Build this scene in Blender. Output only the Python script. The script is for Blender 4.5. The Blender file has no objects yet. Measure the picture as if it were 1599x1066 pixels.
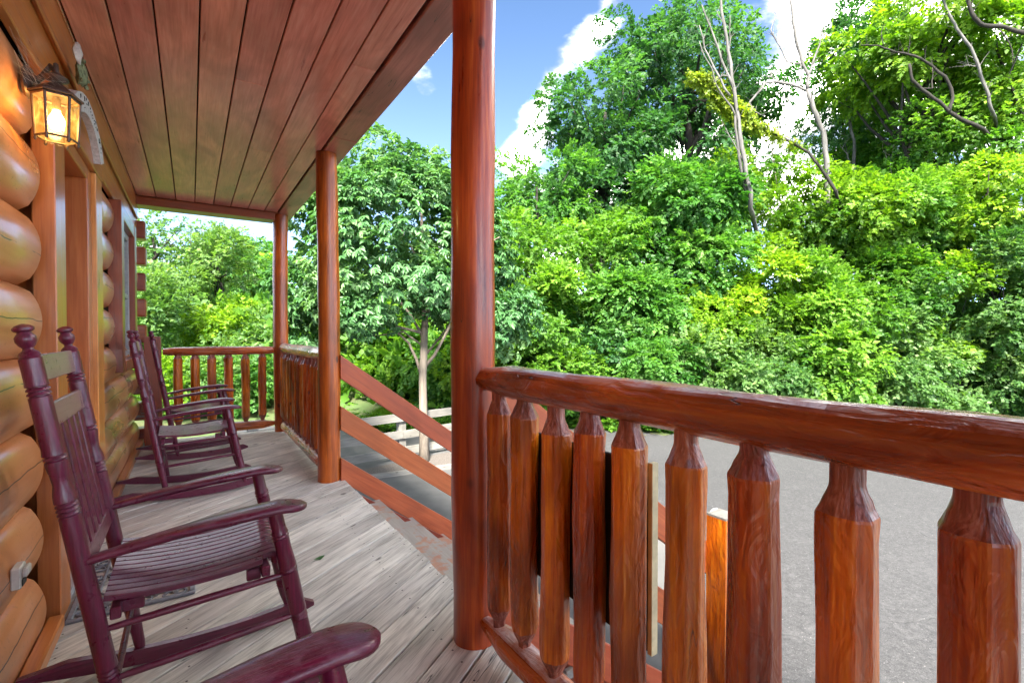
import bpy, bmesh, math, random
import numpy as np
from mathutils import Vector, Matrix
random.seed(7)
S = bpy.context.scene
COL = S.collection
R = math.radians

# ------------------------------------------------------------------ camera, sky, sun, exposure
YAW, PITCH, EYE, FPX = R(33.27), R(0.9), 1.15, 763.0
cam_d = bpy.data.cameras.new('camera'); cam = bpy.data.objects.new('camera', cam_d); COL.objects.link(cam)
cam.location = (0, 0, EYE); cam.rotation_euler = (R(90) - PITCH, 0, -YAW)
cam_d.sensor_width = 36; cam_d.lens = 36 * FPX / 1599; cam_d.clip_start = 0.02; cam_d.clip_end = 600
S.camera = cam
FW = Vector((math.sin(YAW) * math.cos(PITCH), math.cos(YAW) * math.cos(PITCH), -math.sin(PITCH)))
RT = Vector((math.cos(YAW), -math.sin(YAW), 0)); UP = RT.cross(FW)
def W(u, v, d):                                   # a point of the place at depth d metres
    return Vector((0, 0, EYE)) + (FW + RT * ((u - 799.5) / FPX) - UP * ((v - 533) / FPX)) * d

SUN_DIR = Vector((-0.40, -0.62, 0.85)).normalized()
sun_el = math.asin(SUN_DIR.z); sun_az = math.atan2(SUN_DIR.x, SUN_DIR.y)
world = bpy.data.worlds.new('World'); S.world = world; world.use_nodes = True
SKY_STRENGTH, CLOUD = 0.05, 2.1
FILL_COVER = .14  # bright cloud added over the whole sky as fill for the shaded porch
def build_world():
    nt = world.node_tree; N = nt.nodes; L = nt.links; N.clear()
    out = N.new('ShaderNodeOutputWorld'); bg = N.new('ShaderNodeBackground')
    sky = N.new('ShaderNodeTexSky'); sky.sky_type = 'NISHITA'; sky.sun_disc = False
    sky.sun_elevation = sun_el; sky.sun_rotation = sun_az; sky.air_density = .32; sky.dust_density = .3; sky.ozone_density = 3.5
    geo = N.new('ShaderNodeTexCoord'); D = geo.outputs['Generated']
    def math_(op, a, b=None, c=None, clamp=False):
        n = N.new('ShaderNodeMath'); n.operation = op; n.use_clamp = clamp
        for i, x in enumerate((a, b, c)):
            if x is None: continue
            if isinstance(x, (int, float)): n.inputs[i].default_value = x
            else: L.new(x, n.inputs[i])
        return n.outputs[0]
    sep = N.new('ShaderNodeSeparateXYZ'); L.new(D, sep.inputs[0])
    zz = math_('MAXIMUM', sep.outputs[2], 0.0)
    den = math_('ADD', zz, 0.35)
    comb = N.new('ShaderNodeCombineXYZ')
    L.new(math_('DIVIDE', sep.outputs[0], den), comb.inputs[0]); L.new(math_('DIVIDE', sep.outputs[1], den), comb.inputs[1])
    L.new(math_('MULTIPLY', zz, 1.3), comb.inputs[2])
    def noise(scale, detail, rough=.55):
        n = N.new('ShaderNodeTexNoise'); n.inputs['Scale'].default_value = scale; n.inputs['Detail'].default_value = detail
        n.inputs['Roughness'].default_value = rough; L.new(comb.outputs[0], n.inputs['Vector']); return n.outputs[0]
    n1 = noise(3.1, 6); n2 = noise(9.0, 8, .6)
    field = math_('ADD', math_('MULTIPLY', n1, .72), math_('MULTIPLY', n2, .30))
    # cumulus heaps at their bearings: pixel of the heap -> direction, angular radius, weight
    heaps = [(812, 236, 26, .13), (842, 192, 30, .13), (872, 140, 32, .14), (900, 92, 30, .14), (928, 48, 30, .14), (945, 5, 32, .14),
             (1255, 130, 110, .17), (1215, 40, 75, .16), (1290, 10, 100, .16), (1420, 60, 160, .08), (1180, 215, 60, .14), (1270, 235, 90, .14),
             (660, 118, 22, .12), (375, 378, 40, .12), (392, 392, 22, .10), (960, 300, 90, .06)]
    clear = [(925, 200, 38, .2), (762, 165, 42, .2), (600, 170, 95, .22), (760, 60, 75, .24), (700, 130, 70, .22), (860, 20, 60, .2), (960, 150, 75, .2), (1040, 60, 80, .2), (1130, 60, 70, .18), (320, 340, 55, .17), (425, 345, 45, .20), (560, 300, 90, .16), (680, 20, 110, .2)]
    def lobe(u, v, r, w):
        d = (W(u, v, 1) - Vector((0, 0, EYE))); ang = r / (FPX * d.length) * 1.15; d.normalize()
        dot = N.new('ShaderNodeVectorMath'); dot.operation = 'DOT_PRODUCT'; L.new(D, dot.inputs[0]); dot.inputs[1].default_value = d
        m = N.new('ShaderNodeMapRange'); m.interpolation_type = 'SMOOTHSTEP'
        m.inputs['From Min'].default_value = math.cos(ang * 1.6); m.inputs['From Max'].default_value = math.cos(ang * .35)
        m.inputs['To Min'].default_value = 0; m.inputs['To Max'].default_value = w
        L.new(dot.outputs['Value'], m.inputs['Value']); return m.outputs[0]
    def union(tab):
        t = None
        for q in tab: t = lobe(*q) if t is None else math_('MAXIMUM', t, lobe(*q))
        return t
    dens = math_('SUBTRACT', math_('ADD', math_('ADD', field, FILL_COVER), union(heaps)), union(clear))
    mask = N.new('ShaderNodeMapRange'); mask.interpolation_type = 'SMOOTHSTEP'
    mask.inputs['From Min'].default_value = .61; mask.inputs['From Max'].default_value = .82
    L.new(dens, mask.inputs['Value'])
    shade = N.new('ShaderNodeMapRange'); shade.inputs['From Min'].default_value = .66; shade.inputs['From Max'].default_value = .86; L.new(dens, shade.inputs['Value'])
    n3 = noise(6.5, 6, .6); sh2 = N.new('ShaderNodeMapRange'); sh2.inputs['From Min'].default_value = .36; sh2.inputs['From Max'].default_value = .66; L.new(n3, sh2.inputs['Value'])
    x_ = math_('ADD', math_('MULTIPLY', shade.outputs[0], .45), math_('MULTIPLY', sh2.outputs[0], .6))
    cs = math_('MULTIPLY', math_('EXPONENT', math_('MULTIPLY', x_, 4.3)), CLOUD * .019)      # thin and shaded parts dim, sunlit heads bright
    cc = N.new('ShaderNodeCombineColor'); L.new(math_('MULTIPLY', cs, 1.0), cc.inputs[0]); L.new(math_('MULTIPLY', cs, .95), cc.inputs[1]); L.new(math_('MULTIPLY', cs, .89), cc.inputs[2])
    skym = N.new('ShaderNodeMix'); skym.data_type = 'RGBA'; skym.blend_type = 'MULTIPLY'; skym.inputs[0].default_value = 1
    L.new(sky.outputs[0], skym.inputs[6]); skym.inputs[7].default_value = (SKY_STRENGTH * .40, SKY_STRENGTH * .46, SKY_STRENGTH * .44, 1)
    hz_ = math_('MULTIPLY', math_('POWER', math_('SUBTRACT', 1.0, zz), 4.0), .034)          # pale summer haze towards the horizon
    hc = N.new('ShaderNodeCombineColor'); L.new(hz_, hc.inputs[0]); L.new(math_('MULTIPLY', hz_, 1.0), hc.inputs[1]); L.new(math_('MULTIPLY', hz_, 1.02), hc.inputs[2])
    addn = N.new('ShaderNodeMix'); addn.data_type = 'RGBA'; addn.blend_type = 'ADD'; addn.inputs[0].default_value = 1; L.new(skym.outputs[2], addn.inputs[6]); L.new(hc.outputs[0], addn.inputs[7])
    mix = N.new('ShaderNodeMix'); mix.data_type = 'RGBA'
    L.new(math_('MULTIPLY', mask.outputs[0], .97), mix.inputs[0]); L.new(addn.outputs[2], mix.inputs[6]); L.new(cc.outputs[0], mix.inputs[7])
    L.new(mix.outputs[2], bg.inputs['Color']); bg.inputs['Strength'].default_value = 1.0
    L.new(bg.outputs[0], out.inputs[0])
build_world()
sl = bpy.data.lights.new('sun', 'SUN'); sun = bpy.data.objects.new('sun', sl); COL.objects.link(sun)
sl.energy = .85; sl.angle = R(10); sl.color = (1, .95, .86); sun.rotation_euler = SUN_DIR.to_track_quat('Z', 'Y').to_euler()
sun.location = (-6, -8, 14)
S.view_settings.view_transform = 'Standard'; S.view_settings.look = 'None'; S.view_settings.gamma = 1
S.view_settings.use_curve_mapping = False; S.view_settings.exposure = 5.05
S.render.engine = 'CYCLES'
S.cycles.max_bounces = 8; S.cycles.diffuse_bounces = 5; S.cycles.transparent_max_bounces = 8; S.cycles.sample_clamp_indirect = 6

# ------------------------------------------------------------------ helpers: objects
def tag(o, label=None, cat=None, group=None, kind=None):
    if label: o['label'] = label
    if cat: o['category'] = cat
    if group: o['group'] = group
    if kind: o['kind'] = kind
    return o
def empty(name, loc, label=None, cat=None, group=None, kind=None, rz=0):
    o = bpy.data.objects.new(name, None); COL.objects.link(o); o.location = loc; o.rotation_euler = (0, 0, rz)
    o.empty_display_size = .1
    bpy.context.view_layer.update() if False else None
    return tag(o, label, cat, group, kind)
def link_mesh(name, me, parent=None, loc=None, rot=None):
    o = bpy.data.objects.new(name, me); COL.objects.link(o)
    if parent is not None: o.parent = parent
    if loc is not None: o.location = loc
    if rot is not None: o.rotation_euler = rot
    return o
def mesh(name, V, F, mat, smooth=False):
    me = bpy.data.meshes.new(name); me.from_pydata([tuple(v) for v in V], [], F); me.materials.append(mat)
    if smooth: me.shade_smooth()
    me.update(); return me
def obj(name, V, F, mat, parent=None, loc=None, rot=None, smooth=False, kind=None):
    o = link_mesh(name, mesh(name, V, F, mat, smooth), parent, loc, rot)
    if kind: o['kind'] = kind
    return o
def fix(bm): bmesh.ops.recalc_face_normals(bm, faces=bm.faces)
def box_vf(x0, x1, y0, y1, z0, z1):
    V = [(x, y, z) for x in (x0, x1) for y in (y0, y1) for z in (z0, z1)]
    return V, [(0, 1, 3, 2), (4, 6, 7, 5), (0, 4, 5, 1), (2, 3, 7, 6), (0, 2, 6, 4), (1, 5, 7, 3)]
def merge(*vf):
    V, F = [], []
    for v, f in vf:
        n = len(V); V += list(v); F += [tuple(i + n for i in q) for q in f]
    return V, F
def box(name, x0, x1, y0, y1, z0, z1, mat, parent=None, bev=.004, kind=None, wob=0):
    """a bevelled box whose object origin sits at its centre"""
    c = ((x0 + x1) / 2, (y0 + y1) / 2, (z0 + z1) / 2); hx, hy, hz = abs(x1 - x0) / 2, abs(y1 - y0) / 2, abs(z1 - z0) / 2
    V, F = box_vf(-hx, hx, -hy, hy, -hz, hz)
    me = mesh(name, V, F, mat)
    if bev:
        bm = bmesh.new(); bm.from_mesh(me)
        bmesh.ops.bevel(bm, geom=list(bm.edges), offset=min(bev, hx * .6, hy * .6, hz * .6), segments=1, affect='EDGES', profile=.5)
        fix(bm); bm.to_mesh(me); bm.free()
    o = link_mesh(name, me, parent, c)
    if kind: o['kind'] = kind
    return o
def tube_vf(pts, rad, seg=8, cap=True, closed_tip=False):
    pts = [Vector(p) for p in pts]; V, F = [], []
    n = len(pts); ref = Vector((0, 0, 1))
    t0 = (pts[1] - pts[0]).normalized()
    if abs(t0.dot(ref)) > .9: ref = Vector((1, 0, 0))
    side = t0.cross(ref).normalized()
    for i, p in enumerate(pts):
        t = (pts[min(i + 1, n - 1)] - pts[max(i - 1, 0)]).normalized()
        side = (side - t * side.dot(t)).normalized(); up = t.cross(side)
        r = rad[i] if isinstance(rad, (list, tuple)) else rad
        ra, rb = r if isinstance(r, tuple) else (r, r)
        for k in range(seg):
            a = 2 * math.pi * k / seg; V.append(p + side * (ra * math.cos(a)) + up * (rb * math.sin(a)))
    for i in range(n - 1):
        for k in range(seg):
            a, b = i * seg + k, i * seg + (k + 1) % seg; F.append((a, b, b + seg, a + seg))
    if cap: F.append(tuple(range(seg))[::-1]); F.append(tuple((n - 1) * seg + k for k in range(seg)))
    return V, F
def lathe_vf(prof, seg=16, facet=None, tw=0):
    """prof: (r, z) from bottom to top; facet(k, z) -> radius factor"""
    V, F = [], []
    for i, (r, z) in enumerate(prof):
        for k in range(seg):
            a = 2 * math.pi * k / seg; q = r * (facet(k, z) if facet else 1); V.append((q * math.cos(a), q * math.sin(a), z))
    for i in range(len(prof) - 1):
        for k in range(seg):
            a, b = i * seg + k, i * seg + (k + 1) % seg; F.append((a, b, b + seg, a + seg))
    F.append(tuple(range(seg))[::-1]); F.append(tuple((len(prof) - 1) * seg + k for k in range(seg)))
    return V, F
def dup(root):
    r = root.copy(); COL.objects.link(r)
    for ch in root.children:
        c = ch.copy(); COL.objects.link(c); c.parent = r
        for g in ch.children:
            d = g.copy(); COL.objects.link(d); d.parent = c
    return r
def smooth_by_angle(me, deg=35):
    me.shade_smooth()
    try: me.set_sharp_from_angle(angle=R(deg))
    except Exception: pass

# ------------------------------------------------------------------ helpers: materials
class Mat:
    def __init__(s, name):
        s.m = bpy.data.materials.new(name); s.m.use_nodes = True; s.nt = s.m.node_tree; s.N = s.nt.nodes; s.L = s.nt.links
        s.b = s.N['Principled BSDF']; s.out = s.N['Material Output']
    def n(s, t, **k):
        x = s.N.new('ShaderNode' + t)
        for a, b in k.items(): setattr(x, a, b)
        return x
    def put(s, sock, v):
        if isinstance(v, bpy.types.NodeSocket): s.L.new(v, sock)
        else:
            if hasattr(sock, 'default_value') and hasattr(sock.default_value, '__len__') and hasattr(v, '__len__') and len(v) == 3 and len(sock.default_value) == 4: v = (*v, 1)
            sock.default_value = v
    def math(s, op, *a, clamp=False):
        x = s.n('Math', operation=op, use_clamp=clamp)
        for i, v in enumerate(a): s.put(x.inputs[i], v)
        return x.outputs[0]
    def coords(s, scale=(1, 1, 1), rnd=True, kind='Object'):
        tc = s.n('TexCoord'); v = tc.outputs[kind]
        if rnd:
            oi = s.n('ObjectInfo'); mu = s.n('VectorMath', operation='MULTIPLY_ADD')
            cmb = s.n('CombineXYZ')
            for i, k in enumerate((37.1, 53.7, 71.3)): s.put(cmb.inputs[i], s.math('MULTIPLY', oi.outputs['Random'], k))
            add = s.n('VectorMath', operation='ADD'); s.put(add.inputs[0], v); s.put(add.inputs[1], cmb.outputs[0]); v = add.outputs[0]
        mp = s.n('Mapping'); s.put(mp.inputs['Vector'], v); mp.inputs['Scale'].default_value = scale
        return mp.outputs[0]
    def noise(s, vec, scale, detail=4, rough=.55, dist=0):
        x = s.n('TexNoise'); s.put(x.inputs['Vector'], vec); s.put(x.inputs['Scale'], scale); s.put(x.inputs['Detail'], detail)
        s.put(x.inputs['Roughness'], rough); s.put(x.inputs['Distortion'], dist); return x.outputs[0]
    def ramp(s, f, *stops, interp='LINEAR'):
        x = s.n('ValToRGB'); x.color_ramp.interpolation = interp; s.put(x.inputs[0], f); e = x.color_ramp.elements
        while len(e) < len(stops): e.new(.5)
        for i, (p, c) in enumerate(stops): e[i].position = p; e[i].color = (*c, 1) if len(c) == 3 else c
        return x.outputs[0]
    def rng(s, f, a, b, c=0., d=1., smooth=False):
        x = s.n('MapRange'); x.interpolation_type = 'SMOOTHSTEP' if smooth else 'LINEAR'
        s.put(x.inputs[0], f); s.put(x.inputs[1], a); s.put(x.inputs[2], b); s.put(x.inputs[3], c); s.put(x.inputs[4], d); return x.outputs[0]
    def mix(s, f, a, b, blend='MIX'):
        x = s.n('Mix', data_type='RGBA', blend_type=blend); s.put(x.inputs[0], f); s.put(x.inputs[6], a); s.put(x.inputs[7], b); return x.outputs[2]
    def bump(s, h, strength=.3, dist=.01, normal=None):
        x = s.n('Bump'); s.put(x.inputs['Height'], h); s.put(x.inputs['Strength'], strength); s.put(x.inputs['Distance'], dist)
        if normal is not None: s.put(x.inputs['Normal'], normal)
        s.put(s.b.inputs['Normal'], x.outputs[0]); return x.outputs[0]
    def set(s, **k):
        for a, v in k.items(): s.put(s.b.inputs[a.replace('_', ' ')], v)

def wood(name, dark, mid, light, axis='Z', rough=.34, coat=.35, crack=True, knot=True, blotch=.5, bump=.25, sky_sheen=None, fine=1.0, dent=0, kscale=4.6):
    m = Mat(name); ax = 'XYZ'.index(axis)
    sc = [1, 1, 1]; sc[ax] = .07
    v = m.coords(tuple(sc)); g1 = m.noise(v, 34 * fine, 5, .6, .6)
    sc2 = [1, 1, 1]; sc2[ax] = .035; v2 = m.coords(tuple(sc2)); g2 = m.noise(v2, 120 * fine, 3, .6)
    sc3 = [1, 1, 1]; sc3[ax] = .35; v3 = m.coords(tuple(sc3)); big = m.noise(v3, 5.0, 3, .5, .8)
    col = m.ramp(m.math('ADD', m.math('MULTIPLY', g1, .62), m.math('MULTIPLY', g2, .38)), (.28, dark), (.5, mid), (.72, light))
    col = m.mix(m.rng(big, .38, .68, 0, blotch), col, tuple(x * .45 for x in dark))
    oi = m.n('ObjectInfo')
    hsv = m.n('HueSaturation'); m.put(hsv.inputs['Color'], col); m.put(hsv.inputs['Value'], m.rng(oi.outputs['Random'], 0, 1, .84, 1.16)); m.put(hsv.inputs['Hue'], m.rng(oi.outputs['Random'], 0, 1, .492, .508)); col = hsv.outputs[0]
    h = m.math('ADD', m.math('MULTIPLY', g1, .5), m.math('MULTIPLY', g2, .5))
    if knot:
        sk = [1, 1, 1]; sk[ax] = .6; vk = m.coords(tuple(sk)); vo = m.n('TexVoronoi'); m.put(vo.inputs['Vector'], vk); m.put(vo.inputs['Scale'], kscale)
        kn = m.rng(vo.outputs['Distance'], .045, .10, 1, 0, True)
        col = m.mix(m.math('MULTIPLY', kn, .75), col, tuple(x * .22 for x in dark)); h = m.math('SUBTRACT', h, m.math('MULTIPLY', kn, .4))
    if crack:
        sk = [1, 1, 1]; sk[ax] = .05; vk = m.coords(tuple(sk)); cr = m.noise(vk, 17, 2, .4)
        cf = m.rng(m.math('ABSOLUTE', m.math('SUBTRACT', cr, .41)), .0, .0035, 1, 0)
        cf = m.math('MULTIPLY', cf, m.rng(big, .5, .56))
        col = m.mix(cf, col, (.012, .005, .003)); h = m.math('SUBTRACT', h, m.math('MULTIPLY', cf, 1.2))
    if sky_sheen:
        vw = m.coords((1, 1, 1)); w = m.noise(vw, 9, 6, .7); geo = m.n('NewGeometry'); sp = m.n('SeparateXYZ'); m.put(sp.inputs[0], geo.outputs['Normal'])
        wf = m.math('MULTIPLY', m.rng(w, .36, .54), m.rng(sp.outputs[2], .55, .95)); col = m.mix(m.math('MULTIPLY', wf, .8), col, sky_sheen)  # pale sky reflection painted into the colour of upward-facing parts
    m.set(Base_Color=col, Roughness=m.rng(g1, .3, .7, rough * .8, rough * 1.3), Coat_Weight=coat, Coat_Roughness=.16)
    if dent:
        vd = m.coords(tuple(sc3)); dn = m.noise(vd, 26, 3, .5, 1.2); dn = m.math('MULTIPLY', m.math('GREATER_THAN', dn, -1), dn)
        x = m.n('Bump'); m.put(x.inputs['Height'], dn); m.put(x.inputs['Strength'], dent); m.put(x.inputs['Distance'], .02); nrm = x.outputs[0]
    else: nrm = None
    m.bump(h, bump, .004, nrm)
    return m.m

def plain(name, col, rough=.5, metal=0., nscale=30, amt=.25, bump=0., coat=0.):
    m = Mat(name); v = m.coords((1, 1, 1)); n = m.noise(v, nscale, 5, .6)
    c = m.mix(m.rng(n, .3, .7), tuple(x * (1 - amt) for x in col), tuple(min(1, x * (1 + amt)) for x in col))
    m.set(Base_Color=c, Roughness=rough, Metallic=metal, Coat_Weight=coat)
    if bump: m.bump(n, bump, .004)
    return m.m

def leafmat(name, c0, c1, c2, trans=.48, rough=.5):
    m = Mat(name); at = m.n('Attribute', attribute_name='tint')
    oi = m.n('ObjectInfo'); col = m.ramp(at.outputs['Fac'], (.1, c0), (.5, c1), (.9, c2))
    m.set(Base_Color=col, Roughness=rough)
    m.b.inputs['Specular IOR Level'].default_value = .35
    tr = m.n('BsdfTranslucent'); tc = m.mix(1.0, col, (1.35, 1.45, .55), 'MULTIPLY'); m.put(tr.inputs['Color'], tc)
    mx = m.n('MixShader'); m.put(mx.inputs[0], trans); m.L.new(m.b.outputs[0], mx.inputs[1]); m.L.new(tr.outputs[0], mx.inputs[2]); m.L.new(mx.outputs[0], m.out.inputs[0])
    return m.m

M = {}
RED = ((.12, .020, .006), (.30, .062, .013), (.44, .12, .022))
for a in 'XYZ':
    M['stain' + a] = wood('stained_log_' + a, (.18, .020, .0015), (.66, .135, .004), (.95, .34, .014), a, dent=.6, bump=.6, coat=.35, rough=.28, blotch=.8, kscale=6.5)
    M['rail' + a] = wood('stained_rail_' + a, (.21, .030, .003), (.70, .15, .010), (.95, .34, .035), a, sky_sheen=(.58, .50, .50), bump=.65, dent=.65, coat=.45, rough=.27, blotch=.75, kscale=5.5)
    M['post' + a] = wood('stained_post_' + a, (.15, .016, .002), (.46, .074, .006), (.70, .17, .012), a, rough=.34, coat=.28, blotch=.7)
    M['trim' + a] = wood('trim_board_' + a, (.36, .095, .02), (.56, .185, .042), (.68, .27, .075), a, knot=False, crack=False, blotch=.25, bump=.12)
    M['trimdark' + a] = wood('dark_trim_board_' + a, (.14, .024, .010), (.28, .05, .018), (.36, .08, .028), a, knot=False, crack=False, blotch=.25, bump=.12)
    M['stair' + a] = wood('stair_rail_board_' + a, (.32, .062, .018), (.50, .11, .03), (.60, .16, .05), a, knot=False, crack=False, blotch=.35, bump=.1, rough=.45, coat=.12)
    M['deck' + a] = wood('weathered_deck_' + a, (.17, .15, .12), (.66, .63, .55), (.88, .85, .77), a, rough=.72, coat=0, crack=True, knot=True, blotch=.34, bump=.9, fine=1.6)
    M['grey' + a] = wood('grey_fence_' + a, (.12, .11, .095), (.21, .20, .175), (.30, .285, .255), a, rough=.8, coat=0, blotch=.4, bump=.4)
M['ceil'] = wood('ceiling_plank_stain', (.50, .15, .105), (.76, .29, .22), (.86, .45, .36), 'Y', rough=.34, coat=.25, knot=False, crack=False, blotch=.5, bump=.12)
M['beam'] = wood('beam_stain', (.30, .085, .06), (.48, .17, .13), (.60, .26, .21), 'Y', rough=.4, coat=.2, blotch=.6, bump=.15)
def log_mat():
    m = Mat('varnished_wall_log'); v = m.coords((1, .09, 1)); g = m.noise(v, 22, 5, .6, .5); v2 = m.coords((1, .5, 1)); b = m.noise(v2, 2.2, 3, .5)
    col = m.ramp(g, (.25, (.42, .15, .055)), (.5, (.62, .27, .12)), (.75, (.76, .42, .24)))
    col = m.mix(m.rng(b, .40, .62, 0, .8), col, (.62, .22, .07))
    tc = m.n('TexCoord'); sp = m.n('SeparateXYZ'); m.put(sp.inputs[0], tc.outputs['Object']); oi = m.n('ObjectInfo')
    vn = m.coords((0, 1, 0)); wob = m.noise(vn, 1.6, 4, .6)
    line = m.math('ABSOLUTE', m.math('SUBTRACT', m.math('ADD', sp.outputs[2], m.math('MULTIPLY', m.math('SUBTRACT', wob, .5), .06)), m.rng(oi.outputs['Random'], 0, 1, -.03, .09)))
    cr = m.math('MULTIPLY', m.rng(line, .0010, .0026, 1, 0), m.rng(wob, .40, .44))
    col = m.mix(cr, col, (.02, .008, .004))
    vk = m.coords((1, .5, 1)); vo = m.n('TexVoronoi'); m.put(vo.inputs['Vector'], vk); m.put(vo.inputs['Scale'], 2.6); kn = m.rng(vo.outputs['Distance'], .03, .075, 1, 0, True); col = m.mix(m.math('MULTIPLY', kn, .7), col, (.16, .06, .02))
    dirt = m.noise(m.coords((1, 1, 1)), 60, 4, .8); col = m.mix(m.rng(dirt, .58, .70, 0, .55), col, (.20, .09, .04))
    m.set(Base_Color=col, Roughness=m.rng(b, .3, .7, .22, .42), Coat_Weight=.4, Coat_Roughness=.14)
    m.bump(m.math('SUBTRACT', m.math('MULTIPLY', g, .35), m.math('MULTIPLY', cr, 1.5)), .22, .004); return m.m
M['log'] = log_mat()
M['endgrain'] = wood('rough_end_grain', (.10, .014, .006), (.34, .08, .04), (.72, .34, .25), 'Z', rough=.42, coat=.3, knot=False, crack=False, bump=1., fine=1.6, dent=1.0)
def burg(name, base=(.105, .005, .028), grain='X', worn=0.):
    m = Mat(name); ax = 'XYZ'.index(grain); sc = [1, 1, 1]; sc[ax] = .06; v = m.coords(tuple(sc)); g = m.noise(v, 90, 5, .65, .5)
    vb = m.coords((1, 1, 1)); b = m.noise(vb, 22, 6, .7)
    col = m.mix(m.rng(g, .3, .7), tuple(x * .6 for x in base), tuple(x * 1.5 for x in base))
    geo = m.n('NewGeometry'); sp = m.n('SeparateXYZ'); m.put(sp.inputs[0], geo.outputs['Normal'])
    dust = m.math('MULTIPLY', m.rng(b, .48, .72), m.rng(sp.outputs[2], .3, .95)); col = m.mix(m.math('MULTIPLY', dust, .4), col, (.34, .20, .28))
    if worn: col = m.mix(m.rng(b, .42, .62, worn * .65, worn), col, (.36, .22, .20))  # grey stands for worn paint and sky reflection put into the colour
    m.set(Base_Color=col, Roughness=m.rng(b, .3, .7, .24, .40), Coat_Weight=.3, Coat_Roughness=.12)
    m.bump(g, .65, .004); return m.m
for a in 'XYZ': M['burg' + a] = burg('burgundy_paint_' + a, grain=a)
M['burgworn'] = burg('worn_sky_sheen_burgundy', grain='Y', worn=.85)
def tread_mat():
    m = Mat('worn_red_tread'); v = m.coords((1, 1, 1)); p = m.noise(v, 5.5, 6, .65); vg = m.coords((1, .06, 1)); g = m.noise(vg, 60, 4, .6)
    woodc = m.mix(g, (.26, .235, .20), (.46, .42, .36)); paint = m.mix(m.noise(v, 12, 4), (.38, .17, .12), (.48, .28, .17))
    m.set(Base_Color=m.mix(m.rng(p, .50, .57), woodc, paint), Roughness=.7); m.bump(g, .4, .004); return m.m
M['tread'] = tread_mat()
def asphalt():
    m = Mat('aged_asphalt'); v = m.coords((1, 1, 1), rnd=False); big = m.noise(v, .22, 5, .6, .6); mid = m.noise(v, 1.5, 5, .6); f = m.noise(v, 120, 3, .7)
    vo = m.n('TexVoronoi'); m.put(vo.inputs['Vector'], v); m.put(vo.inputs['Scale'], 170); 
    col = m.ramp(f, (.3, (.023, .023, .0235)), (.5, (.041, .0405, .042)), (.72, (.080, .079, .081)))
    col = m.mix(m.rng(big, .42, .62, 0, .55), col, (.054, .0535, .055)); col = m.mix(m.rng(mid, .5, .75, 0, .35), col, (.038, .0375, .039))
    m1 = m.noise(v, 34, 4, .75); col = m.mix(m.rng(m1, .36, .64, 0, .75), m.mix(1.0, col, (.62, .62, .64), 'MULTIPLY'), m.mix(1.0, col, (1.45, 1.43, 1.42), 'MULTIPLY'))
    m2 = m.noise(v, 5.5, 5, .7, 1.0); col = m.mix(m.rng(m2, .55, .72, 0, .35), col, (.10, .098, .10)); sp = m.rng(m.noise(v, 60, 2, .5), .70, .74, 0, 1); col = m.mix(m.math('MULTIPLY', sp, .7), col, (.22, .21, .21))
    cr = m.n('TexVoronoi', feature='DISTANCE_TO_EDGE'); dn = m.n('VectorMath', operation='ADD'); m.put(dn.inputs[0], v)
    nn = m.n('TexNoise'); m.put(nn.inputs['Vector'], v); m.put(nn.inputs['Scale'], 1.3); m.put(nn.inputs['Detail'], 5); m.put(dn.inputs[1], nn.outputs['Color']); m.put(cr.inputs['Vector'], dn.outputs[0]); m.put(cr.inputs['Scale'], .33)
    c = m.math('MULTIPLY', m.rng(cr.outputs['Distance'], .002, .006, 1, 0), m.rng(mid, .42, .55)); col = m.mix(m.math('MULTIPLY', c, .3), col, (.04, .04, .04))
    m.set(Base_Color=col, Roughness=.85); m.bump(m.math('ADD', f, m.math('MULTIPLY', c, -2)), .5, .006); return m.m
M['asphalt'] = asphalt()
M['concrete'] = plain('old_concrete', (.085, .083, .081), .85, nscale=3, amt=.22, bump=.4)
def ground_mat():
    m = Mat('forest_floor'); v = m.coords((1, 1, 1), rnd=False); a = m.noise(v, 1.2, 6, .65); b = m.noise(v, 14, 5, .7)
    col = m.ramp(b, (.3, (.035, .03, .018)), (.5, (.07, .075, .025)), (.7, (.10, .14, .035))); col = m.mix(m.rng(a, .4, .6), col, (.06, .10, .025))
    m.set(Base_Color=col, Roughness=.95); m.bump(b, .8, .03); return m.m
M['ground'] = ground_mat()
M['gravel'] = plain('dark_gravel', (.10, .085, .075), .9, nscale=70, amt=.7, bump=1.)
M['bark'] = wood('tree_bark', (.075, .062, .048), (.15, .13, .105), (.24, .215, .18), 'Z', rough=.9, coat=0, knot=False, bump=.9, fine=.6)
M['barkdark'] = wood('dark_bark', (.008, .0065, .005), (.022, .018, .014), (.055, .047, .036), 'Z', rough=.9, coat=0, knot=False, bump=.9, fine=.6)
M['barkpale'] = wood('pale_bark', (.13, .105, .08), (.24, .20, .155), (.33, .28, .225), 'Z', rough=.85, coat=0, knot=True, bump=.7, fine=.7)
M['dead'] = wood('dead_wood', (.045, .041, .037), (.125, .117, .107), (.22, .205, .19), 'Z', rough=.85, coat=0, knot=False, bump=.7, fine=.6)
M['rock'] = plain('rock', (.27, .235, .195), .9, nscale=5, amt=.5, bump=1.)
M['iron'] = plain('black_metal', (.022, .020, .018), .42, metal=.7, nscale=40, amt=.4, bump=.1)
M['bronze'] = plain('aged_bronze', (.11, .075, .06), .48, metal=.5, nscale=40, amt=.4, bump=.1)
M['white'] = plain('white_plastic', (.62, .60, .55), .45, amt=.1)
M['matrub'] = plain('grey_rubber', (.17, .18, .20), .5, nscale=60, amt=.3, bump=.3)
M['dark'] = plain('dark_recess', (.012, .010, .009), .9)
M['alum'] = plain('threshold_grey', (.34, .33, .34), .5, amt=.15, bump=.1)
M['paleedge'] = plain('pale_wood_edge', (.50, .44, .26), .6, amt=.2)
M['signface'] = plain('white_washed_wood', (.62, .60, .62), .6, nscale=60, amt=.25, bump=.3)
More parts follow.
